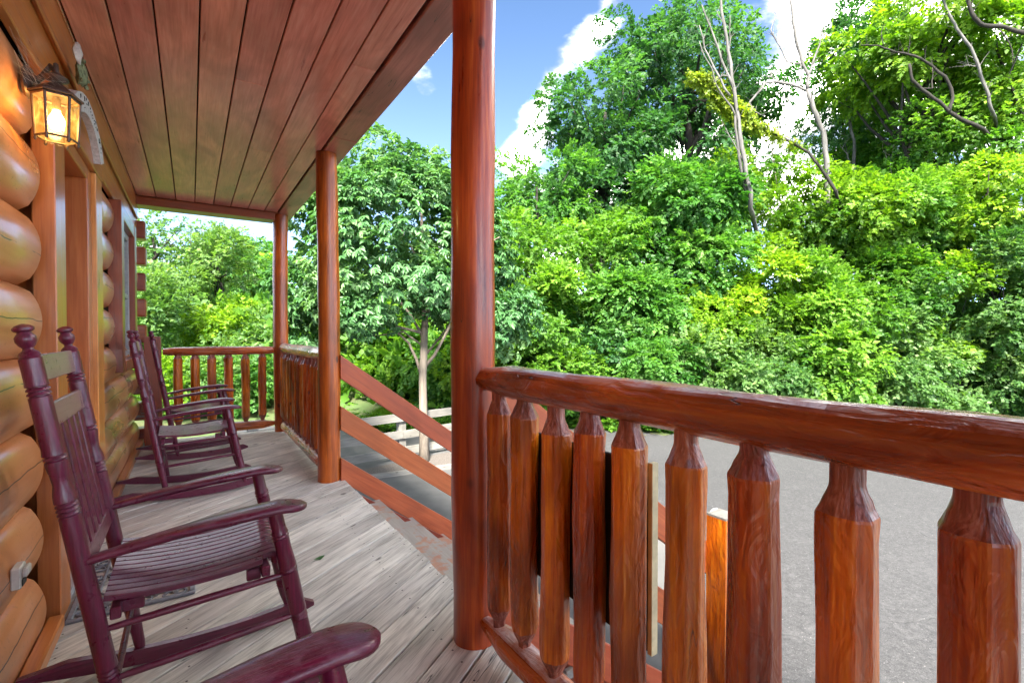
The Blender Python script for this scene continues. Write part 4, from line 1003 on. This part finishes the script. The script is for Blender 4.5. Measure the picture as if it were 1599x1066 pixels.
T('walnut_tree', 'light green feathery tree at the right picture edge under the corner', 'tree', 1570, 110, 13.5, 88, 105, M['bright'], 'pinnate', 40, .5, 17000, .44, trunk=.18, group=FG, shell=.4)
T('walnut_tree', 'green tree in the upper right between the pale leaning trunk and the dark branch', 'tree', 1490, 235, 14.5, 92, 80, M['vine'], 'twig', 40, .5, 14000, .34, trunk=.18, group=FG)
T('maple_tree', 'airy light green young tree in the gap under the white cloud', 'tree', 1236, 318, 14.8, 58, 62, M['bright'], 'twig', 22, .36, 6000, .30, trunk=.06, group=FG, shell=.2)
# middle height
T('locust_tree', 'light green round topped tree left of the dark oaks', 'tree', 838, 315, 15.5, 66, 66, M['walnut'], 'pinnate', 26, .6, 14000, .42, trunk=.12, group=FG)
T('locust_tree', 'bright small tree between the porch post and the oaks', 'tree', 812, 405, 13.8, 60, 80, M['vine'], 'twig', 26, .5, 12000, .32, trunk=.1, group=FG)
T('walnut_tree', 'feathery pale green tree right in front of the dark oaks', 'tree', 1072, 335, 13.8, 74, 60, M['walnut'], 'pinnate', 34, .5, 20000, .44, trunk=.12, group=FG)
T('cedar_tree', 'olive green narrow cedar beside the grey snag', 'tree', 1132, 300, 16, 38, 72, M['bright'], 'twig', 22, .4, 9000, .28, trunk=.12, group=FG)
T('maple_tree', 'mid green tree in front of the dark oaks, behind the light bushes', 'tree', 945, 400, 14.2, 82, 62, M['vine'], 'twig', 34, .55, 17000, .32, trunk=.12, group=FG)
T('maple_tree', 'darker green tree under the feathery pale one', 'tree', 1085, 425, 13.4, 72, 55, M['walnut'], 'pinnate', 30, .5, 16000, .40, trunk=.12, group=FG)
T('maple_tree', 'yellow green tree right of the grey snag below the cloud', 'tree', 1290, 345, 14.2, 92, 68, M['bright'], 'twig', 42, .52, 22000, .32, trunk=.14, group=FG)
T('maple_tree', 'bright green tree below the twisted dark branch', 'tree', 1405, 345, 13.8, 88, 72, M['vine'], 'twig', 42, .52, 23000, .32, trunk=.14, group=FG)
T('maple_tree', 'light green tree at the right edge halfway up', 'tree', 1540, 335, 12.8, 92, 90, M['bright'], 'twig', 46, .5, 28000, .30, trunk=.14, group=FG)
# thicket at the foot
low_rows = [
 (790, 500, 12.6, 55, 75, 'bright', 'twig', 'yellow green bush just right of the thick porch post'),
 (872, 505, 12.2, 68, 92, 'vine', 'twig', 'tall vine covered bush left of the feathery shrub'),
 (880, 590, 11.4, 66, 48, 'vine', 'twig', 'low bush at the pavement edge near the railing start'),
 (985, 500, 12.4, 70, 88, 'walnut', 'pinnate', 'feathery light green shrub with layered drooping fronds in mid thicket'),
 (1020, 585, 11.3, 62, 55, 'walnut', 'pinnate', 'low feathery shrub in front of the layered one'),
 (945, 560, 12.0, 50, 60, 'oak', 'twig', 'dark shaded bush between two lighter shrubs'),
 (1100, 500, 12.5, 70, 55, 'bright', 'twig', 'brightest yellow green bush in the middle of the thicket'),
 (1085, 585, 11.4, 62, 62, 'shrub', 'twig', 'grey green honeysuckle shrub below the brightest bush'),
 (1190, 480, 12.6, 78, 80, 'bright', 'twig', 'yellow green bush right of the brightest bush'),
 (1185, 575, 11.5, 78, 66, 'shrub', 'twig', 'arching shrub with small pale leaves above the railing'),
 (1290, 480, 12.4, 86, 88, 'vine', 'twig', 'rounded mound of vines in the middle of the right thicket'),
 (1290, 585, 11.8, 70, 56, 'vine', 'pinnate', 'low bush with fern like fronds above the railing'),
 (1385, 560, 12.0, 72, 78, 'shrub', 'twig', 'large leaved green bush right of the fern like fronds'),
 (1395, 450, 12.8, 80, 70, 'vine', 'twig', 'vine mound below the bright green tree'),
 (1480, 480, 12.4, 78, 85, 'bright', 'twig', 'olive green bush left of the pale right edge shrub'),
 (1490, 575, 12.2, 76, 66, 'shrub', 'twig', 'dull green shrub above the railing near the right edge'),
 (1572, 460, 12.0, 70, 85, 'shrub', 'twig', 'pale green shrub on the right picture edge'),
 (1585, 570, 12.0, 62, 70, 'shrub', 'twig', 'bottom right shrub with whitish leaves above the railing end'),
 (1660, 500, 12.4, 80, 120, 'vine', 'twig', 'green thicket bush just outside the right edge'),
]
for (u, v, d, ru, rv, mt_, kd, lab) in low_rows:
    area = 4 * 3.14 * (ru * d / FPX) * (rv * d / FPX)
    T('bush', lab, 'bush', u, v, d, ru, rv, M[mt_], kd, 30, .36, int(1150 * area * (1.3 if kd == 'pinnate' else 1)), .27 if kd == 'twig' else .40, trunk=.05, group=SG, limbs=8, shell=.35, low=-1, droop=.35)
# bushes left of the thick post, behind the fence
for (u, v, d, ru, rv, mt_, kd, lab) in [
 (735, 560, 13.0, 55, 85, 'bright', 'twig', 'bright bush seen right of the slender trunk behind the fence'),
 (690, 575, 13.4, 45, 70, 'walnut', 'pinnate', 'feathery bush behind the slender trunk'),
 (640, 560, 14.2, 48, 70, 'bright', 'pinnate', 'bright feathery bush left of the slender trunk'),
 (585, 560, 15.5, 50, 62, 'pale', 'pinnate', 'pale green bush above the boulders'),
 (545, 590, 15.2, 34, 45, 'bright', 'twig', 'small yellow green bush beside the boulders'),
 (560, 480, 17.5, 90, 85, 'walnut', 'twig', 'large green bush behind the slender tree'),
 (700, 460, 16.5, 90, 90, 'vine', 'twig', 'large bright bush behind the slender tree crown'),
 (478, 560, 14.8, 45, 75, 'shrub', 'twig', 'green bush seen between the middle and the far post')]:
    area = 4 * 3.14 * (ru * d / FPX) * (rv * d / FPX)
    T('bush', lab, 'bush', u, v, d, ru, rv, M[mt_], kd, 26, .45, int(900 * area), .30 if kd == 'twig' else .42, trunk=.05, group='bushes behind the fence', limbs=6, shell=.35, low=-1, droop=.3)
# left opening beyond the far railing
LG = 'trees beyond the far end of the porch'
T('tree', 'tall pale green tree close to the log ends beyond the far railing', 'tree', 238, 395, 17, 52, 78, M['pale'], 'twig', 34, .5, 5500, .40, trunk=.14, group=LG, shell=.3)
T('tree', 'light green tree with an airy pointed top beyond the far railing', 'tree', 338, 415, 18, 46, 52, M['pale'], 'twig', 30, .5, 6500, .36, trunk=.10, group=LG, shell=.3)
T('tree', 'narrow leafy tip rising above the pointed tree', 'tree', 335, 368, 18, 17, 24, M['pale'], 'twig', 10, .28, 900, .30, trunk=.04, group=LG, shell=.1)
T('tree', 'rounded distant tree left of the farthest post', 'tree', 408, 415, 34, 26, 26, M['walnut'], 'twig', 22, .8, 7000, .7, trunk=.25, group=LG)
T('tree', 'yellow green tree above the neighbour roof', 'tree', 388, 448, 26, 52, 36, M['bright'], 'twig', 34, .8, 12000, .5, trunk=.15, group=LG)
T('tree', 'darker green tree behind the pointed one', 'tree', 362, 428, 24, 44, 36, M['walnut'], 'twig', 26, .8, 9000, .5, trunk=.15, group=LG)
for (u, v, d, ru, rv, mt_, lab) in [
 (245, 500, 14, 40, 62, 'pale', 'pale bush behind the dark square end post'),
 (300, 490, 17, 58, 52, 'pale', 'pale green bush in the middle above the far railing'),
 (355, 510, 15.5, 46, 46, 'bright', 'yellow green bush above the far railing near the neighbour roof'),
 (418, 535, 15, 30, 44, 'pale', 'pale bush beside the farthest post'),
 (275, 590, 12.5, 46, 50, 'bright', 'yellow green bush behind the first balusters of the far railing'),
 (335, 585, 13, 44, 46, 'pale', 'light bush behind the middle balusters of the far railing'),
 (385, 600, 13, 34, 40, 'walnut', 'dense green bush behind the last balusters of the far railing'),
 (425, 590, 14.5, 26, 48, 'vine', 'dark bush behind the farthest post')]:
    area = 4 * 3.14 * (ru * d / FPX) * (rv * d / FPX)
    T('bush', lab, 'bush', u, v, d, ru, rv, M[mt_], 'twig', 24, .42, int(1000 * area), .28, trunk=.04, group='bushes beyond the far railing', limbs=5, shell=.35, low=-1)
# low ground cover along the wood's edge
P = []
for _ in range(5200):
    x = rs.uniform(2.5, 26); y = float(np.interp(x, EX, EY)) + abs(rs.normal(0, .55)) - .05 + .12 * math.sin(x * 3); P.append((x, y, hz(x, y) + rs.uniform(0, .18)))
P = np.array(P); A = rs.normal(0, 1, P.shape) * np.array([1, 1, .2]) + np.array([-.2, -.3, .45]); LV, ids = sprays(P, A, np.tile([0., 0, 1.], (len(P), 1)), rs.uniform(.12, .32, len(P)), 'twig')
o = link_mesh('ground_cover', leaf_mesh('ground_cover', LV, .5 + rs.normal(0, .2, len(LV)), M['vine'])); o['kind'] = 'stuff'; tag(o, 'low leafy ground cover along the edge of the wood', 'ground cover')
# dark undergrowth on the slope that closes the view into the wood
P = []
for _ in range(16000):
    x = rs.uniform(-14, 40); y = float(np.interp(x, EX, EY)) + rs.uniform(2.2, 9.0); P.append((x, y, hz(x, y) + rs.uniform(0, 1) ** 1.3 * 2.6))
P = np.array(P); A = rs.normal(0, 1, P.shape); LV, ids = sprays(P, A, rs.normal(0, 1, P.shape) + np.array([0, -.6, .6]), rs.uniform(.45, .8, len(P)), 'twig', 1.3)
o = link_mesh('undergrowth', leaf_mesh('undergrowth', LV, .5 + rs.normal(0, .2, len(LV)), M['vine'])); o['kind'] = 'stuff'; tag(o, 'dark undergrowth inside the wood behind the bushes', 'undergrowth')
# grass wedge past the fence
P = []
for _ in range(9000):
    a, b = sorted((rs.uniform(), rs.uniform())); q = np.array([3.0, 11.9]) * a + np.array([4.3, 10.15]) * (b - a) + np.array([5.2, 12.4]) * (1 - b); P.append((*q, 0))
P = np.array(P); P[:, 2] = hill(P[:, 0], P[:, 1]); n = len(P); A = rs.normal(0, .25, (n, 3)) + np.array([0, 0, 1]); sd = unit(np.cross(A, rs.normal(0, 1, (n, 3)))); h_ = rs.uniform(.06, .13, (n, 1))
GV = np.stack([P, P + A * h_ * .5 + sd * .006, P + A * h_, P - sd * .006], 1); o = link_mesh('grass', leaf_mesh('grass', GV, .6 + rs.normal(0, .2, n), M['bright'])); o['kind'] = 'stuff'; tag(o, 'short grass beside the pavement behind the fence', 'grass')
# boulders
for (u, v, d, r, lab) in ((556, 624, 14.4, .42, 'brown boulder at the left end of the rocks behind the fence'), (578, 618, 14.6, .5, 'largest brown boulder behind the fence'), (600, 626, 14.2, .34, 'smaller brown boulder at the right end of the rocks behind the fence'), (566, 640, 13.9, .26, 'low flat boulder in front of the largest one')):
    c = W(u, v, d); V, F = lump((0, 0, 0), (r, r * .8, r * .72), .13, int(u), 3); o = obj('boulder', V, F, M['rock'], loc=c, smooth=True); tag(o, lab, 'boulder', 'boulders behind the fence')

# ------------------------------------------------------------------ dead trunks and bare branches
def bare(name, label, cat, limbs, mat, d, base_uv=None, parts='branch', group=None):
    """limbs: list of (list of (u, v[, dd]), r0 px, r1 px); the first is the trunk"""
    (u0, v0) = limbs[0][0][0][:2]; b = W(u0, v0, d); root = empty(name, b, label, cat, group); TW = []
    for i, (pl_, r0, r1) in enumerate(limbs):
        pts = [W(p[0], p[1], d + (p[2] if len(p) > 2 else 0)) - b for p in pl_]
        fin = []
        for a, c in zip(pts[:-1], pts[1:]):
            for k in range(3): fin.append(a.lerp(c, k / 3) + Vector((random.uniform(-1, 1), random.uniform(-1, 1), random.uniform(-1, 1))) * (c - a).length * .03)
        fin.append(pts[-1]); fin[0] = pts[0]; n = len(fin)
        rr = [max(.008, (r0 + (r1 - r0) * j / (n - 1)) * .58 * d / FPX * random.uniform(.9, 1.1)) for j in range(n)]
        for q in range(int(len(fin) * .9)):
            k_ = random.randrange(2, len(fin)); p0 = fin[k_]; dr = (fin[k_] - fin[k_ - 1]).normalized(); dv_ = (dr * .7 + Vector((random.uniform(-1, 1), random.uniform(-1, 1), random.uniform(-.2, 1)))).normalized(); ln = random.uniform(.10, .38) * d / 13
            e_ = p0 + dv_ * ln + Vector((random.uniform(-.04, .04), 0, random.uniform(-.02, .06))); TW.append(tube_vf([p0, p0.lerp(e_, .5) + Vector((random.uniform(-.02, .02), 0, .02)), e_], [.008, .006, .003], 4))
        V, F = tube_vf(fin, rr, 9); link_mesh('trunk' if i == 0 else parts, mesh(parts, V, F, mat, True), root)
    if TW: link_mesh('twigs', mesh('twigs', *merge(*TW), mat), root)['kind'] = 'stuff'
    return root
bare('dead_tree', 'grey leaning snag with torn bark standing before the tallest oak', 'dead tree', [
    ([(1188, 420, 2.4), (1180, 350, 1.2), (1174, 325, .2), (1163, 250), (1152, 185), (1143, 120), (1135, 60), (1126, 0), (1122, -40)], 7.5, 2.6),
    ([(1165, 300, .2), (1155, 240), (1148, 180)], 5, 2.5), ([(1146, 140), (1128, 95), (1110, 45), (1096, 8)], 3.6, 1.6), ([(1140, 150), (1118, 110), (1100, 75), (1092, 40)], 3, 1.2),
    ([(1152, 190), (1120, 130), (1092, 65)], 2.4, 1.), ([(1137, 100), (1140, 60), (1140, 25)], 1.8, .8), ([(1160, 250), (1140, 215), (1133, 200)], 1.6, .8), ([(1131, 40), (1120, 20)], 1.2, .6), ([(1143, 120), (1128, 118), (1117, 128)], 1.8, 1.)], M['dead'], 12.3)
bare('dead_tree', 'bare forked tree with thick curving branches against the white cloud', 'dead tree', [
    ([(1292, 330), (1290, 250), (1286, 205), (1270, 170), (1261, 140)], 7.5, 6),
    ([(1261, 140), (1262, 118), (1252, 95), (1243, 60), (1237, 25), (1232, -20)], 4.6, 2.6), ([(1262, 120), (1270, 95), (1280, 70), (1286, 40)], 3.2, 1.2),
    ([(1258, 142), (1240, 134), (1215, 128), (1196, 130), (1184, 145), (1172, 158), (1165, 168)], 4.2, 2.6), ([(1170, 160), (1176, 172), (1188, 180)], 2.6, 1.2), ([(1213, 128), (1205, 120), (1199, 121)], 1.4, .8),
    ([(1250, 134), (1251, 112), (1250, 100)], 1.9, 1.5), ([(1250, 100), (1230, 97), (1219, 75), (1203, 47), (1212, 25), (1213, 15)], 2.0, 1.0), ([(1243, 60), (1232, 40)], 1, .6)], M['dead'], 13.6)
bare('dead_tree', 'slim pale trunk with a fork standing in the gap of the right hand trees', 'dead tree', [
    ([(1335, 300), (1334, 270), (1333, 220), (1324, 180), (1320, 150), (1311, 125), (1296, 105)], 4.6, 1.5), ([(1325, 185), (1335, 160), (1343, 140)], 2, .8), ([(1330, 262), (1322, 240), (1312, 228)], 1.8, .8), ([(1311, 125), (1300, 110)], 1.2, .6)], M['dead'], 16.2)
bare('dead_tree', 'pale bare leaning trunk at the top right', 'dead tree', [
    ([(1566, 250, 2.2), (1556, 205, 1.2), (1548, 170), (1540, 140), (1528, 105), (1516, 75), (1495, 45), (1482, 22), (1470, -10)], 4.6, 3), ([(1523, 104), (1512, 102), (1504, 104)], 1.6, 1)], M['dead'], 12.3)
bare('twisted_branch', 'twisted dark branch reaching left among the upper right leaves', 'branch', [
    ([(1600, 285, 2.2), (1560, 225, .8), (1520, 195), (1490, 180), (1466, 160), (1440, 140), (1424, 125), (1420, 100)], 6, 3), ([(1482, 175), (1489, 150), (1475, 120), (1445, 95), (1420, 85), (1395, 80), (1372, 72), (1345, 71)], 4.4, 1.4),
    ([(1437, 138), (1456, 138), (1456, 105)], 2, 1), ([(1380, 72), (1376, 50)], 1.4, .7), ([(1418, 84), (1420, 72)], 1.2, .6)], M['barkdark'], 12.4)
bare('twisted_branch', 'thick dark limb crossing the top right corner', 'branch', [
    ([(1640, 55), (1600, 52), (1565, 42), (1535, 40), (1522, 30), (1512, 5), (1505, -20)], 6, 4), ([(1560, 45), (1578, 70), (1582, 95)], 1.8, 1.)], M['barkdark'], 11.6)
vb = bare('vine_draped_limb', 'long leaning limb draped with yellow green vine pointing up to the left', 'branch', [
    ([(1318, 360, 2.), (1312, 325, .6), (1305, 300), (1290, 275), (1262, 238), (1235, 222), (1200, 205), (1165, 188), (1130, 160), (1100, 128), (1078, 118)], 4.8, 2.4)], M['barkdark'], 12.6)
path = [W(u, v, 12.6) for u, v in ((1262, 238), (1235, 222), (1200, 205), (1168, 188), (1150, 172), (1128, 152), (1110, 132), (1092, 120), (1076, 118))]
P = []
for i in range(1050):
    t = rs.beta(3.2, 2.2) * (len(path) - 1.001); k_ = int(t); q = path[k_].lerp(path[k_ + 1], t - k_); w_ = .04 + .065 * math.exp(-((t - 4.6) / 2.2) ** 2)
    P.append((q.x + rs.normal(0, w_), q.y + rs.normal(0, w_), q.z - abs(rs.normal(0, w_ * 1.1)) + .1))
P = np.array(P); LV, ids = sprays(P, rs.normal(0, .7, P.shape) + np.array([0, 0, -.9]), rs.normal(0, .4, P.shape) + np.array([-.3, -.8, .5]), rs.uniform(.16, .28, len(P)), 'twig')
b = Vector(vb.location); link_mesh('vine_leaves', leaf_mesh('vine_leaves', LV - np.array(b), .5 + rs.normal(0, .2, len(LV)), M['yellow']), vb)['kind'] = 'stuff'
bare('dead_tree', 'thin grey leafless tree beyond the far railing', 'dead tree', [
    ([(304, 520), (303, 470), (300, 420), (298, 385), (297, 345)], 1.6, .6), ([(300, 430), (310, 395), (318, 352)], .9, .4), ([(301, 450), (290, 410), (284, 378)], .9, .4), ([(299, 400), (305, 375), (306, 350)], .6, .3), ([(302, 440), (316, 415), (322, 395)], .6, .3), ([(300, 440), (280, 405), (270, 380)], .6, .3)], M['dead'], 17.5)
for (pl_, lab) in (([(1228, 400), (1216, 330), (1210, 270), (1206, 238)], 'thin bare stem right of the grey snag, leaning left'), ([(1250, 380), (1240, 300), (1234, 255), (1232, 230)], 'thin bare stem under the vine draped limb'), ([(1392, 290), (1390, 255), (1396, 225)], 'thin bare stem in the gap under the mid green tree')):
    bare('sapling_stem', lab, 'stem', [(pl_, 1.5, .8), ([(pl_[1][0], pl_[1][1]), (pl_[1][0] - 12, pl_[1][1] - 22)], .9, .5)], M['bark'], 14.5)
P = []
for _ in range(420):
    x = rs.uniform(2.6, 24); P.append((x, float(np.interp(x, EX, EY)) - abs(rs.normal(0, .5)), G + .012))
P = np.array(P); n = len(P); a_ = rs.uniform(0, 6.28, n); A = np.stack([np.cos(a_), np.sin(a_), rs.uniform(-.1, .3, n)], 1); B = np.stack([-np.sin(a_), np.cos(a_), rs.uniform(-.3, .3, n)], 1); l_ = rs.uniform(.04, .10, (n, 1))
o = link_mesh('leaf_litter', leaf_mesh('leaf_litter', np.stack([P, P + A * l_ * .5 + B * l_ * .35, P + A * l_, P + A * l_ * .5 - B * l_ * .35], 1), rs.uniform(0, 1, n), M['litter'])); o['kind'] = 'stuff'; tag(o, 'scattered dry leaves on the asphalt along the wood', 'leaf litter')
# the fern-like young tree of heaven above the railing
hv = empty('young_sumac', W(1300, 600, 10.9), 'young sumac with long fern like fronds rising above the railing', 'bush')
b = Vector(hv.location); o0 = np.array(W(1300, 590, 10.9))
me_s = None; P = np.tile(o0, (13, 1)) + rs.normal(0, .06, (13, 3)); A = unit(np.array([[math.cos(a) * RT.x, math.cos(a) * RT.y, .25 + .55 * math.sin(a)] for a in np.linspace(-.7, 3.8, 13)]) + rs.normal(0, .15, (13, 3)))
for i in range(13):
    a_ = Vector(A[i]); l = []
    for k in range(11):
        t = .12 + .075 * k; c = Vector(P[i]) + a_ * t * .75 + Vector((0, 0, -.30 * t * t)); sd = a_.cross(Vector((0, 0, 1))).normalized()
        for sg_ in (-1, 1):
            dd = (sd * sg_ + a_ * .35 + Vector((0, 0, -.25))).normalized(); nn = Vector((-.2, -.6, .8)); s2 = dd.cross(nn).normalized(); ln = .17 * (1 - abs(k - 4.5) / 11)
            l.append([c, c + dd * ln * .45 + s2 * ln * .16, c + dd * ln, c + dd * ln * .45 - s2 * ln * .16])
    link_mesh('frond', leaf_mesh('frond', np.array([[tuple(q) for q in z] for z in l]) - np.array(b), .75 + rs.normal(0, .1, len(l)), M['vine']), hv)
V, F = tube_vf([Vector((0, 0, -1.2)), Vector(o0) - b], [.02, .012], 6); link_mesh('stem', mesh('stem', V, F, M['bark']), hv)

# ------------------------------------------------------------------ neighbour cabin and small things
nc = W(404, 493, 26); nb = empty('neighbour_cabin', (nc.x, nc.y, hz(nc.x, nc.y)), 'distant cabin with a blue grey shingle roof half hidden by bushes', 'cabin')
gz_ = hz(nc.x, nc.y)
cobj('wall', *box_vf(-.7, .5, -.5, 2.2, gz_ - nc.z, -.30), M['trimdarkX'], nb, at=nc)
cobj('roof', [(-.55, -.7, .14), (.45, -.7, .12), (.62, -.9, -.42), (-.30, -.9, -.42), (-.55, 2.4, .14), (.45, 2.4, .12), (.62, 2.6, -.42), (-.30, 2.6, -.42)], [(0, 1, 2, 3), (4, 7, 6, 5), (0, 4, 5, 1), (1, 5, 6, 2), (3, 2, 6, 7), (0, 3, 7, 4)], M['shingle'], nb, at=nc)
for i in range(3):
    v, f = box_vf(-1.6, .2, -.05, .05, -.04, .04); cobj('porch_rail', v, f, M['stairX'], nb, at=W(382, 507 + i * 5.5, 24.5))
lf = empty('fallen_leaf', (.0, 0, 0)); bpy.data.objects.remove(lf)
lc = Vector((.42, 2.32, .004))
for i, (x, y, lab) in enumerate(((.532, 2.60, 'small pale green fallen leaf on the deck beyond the chair arm'),)):
    v = [(0, 0, .002), (.018, .012, .010), (.045, .004, .006), (.020, -.012, .009), (-.02, .016, .008), (-.012, -.018, .008)]
    o = obj('fallen_leaf', v, [(0, 1, 2), (0, 2, 3), (0, 4, 1), (0, 3, 5)], M['pale'], loc=(x, y, .002), rot=(0, 0, .6)); tag(o, lab, 'leaf')
for (x, y, r, lab) in ((5.35, 3.62, .3, 'small pale fallen leaf on the asphalt, the farther of two'), (4.7, 2.95, 1.2, 'small pale fallen leaf on the asphalt, the nearer of two')):
    v = [(0, 0, .002), (.05, .035, .03), (.13, .01, .02), (.05, -.04, .03), (-.06, .04, .02)]
    o = obj('fallen_leaf', v, [(0, 1, 2), (0, 2, 3), (0, 4, 1)], M['signface'], loc=(x, y, G + .008), rot=(0, 0, r)); tag(o, lab, 'leaf')
print('leaves', NLEAF[0], 'objects', len(bpy.data.objects))
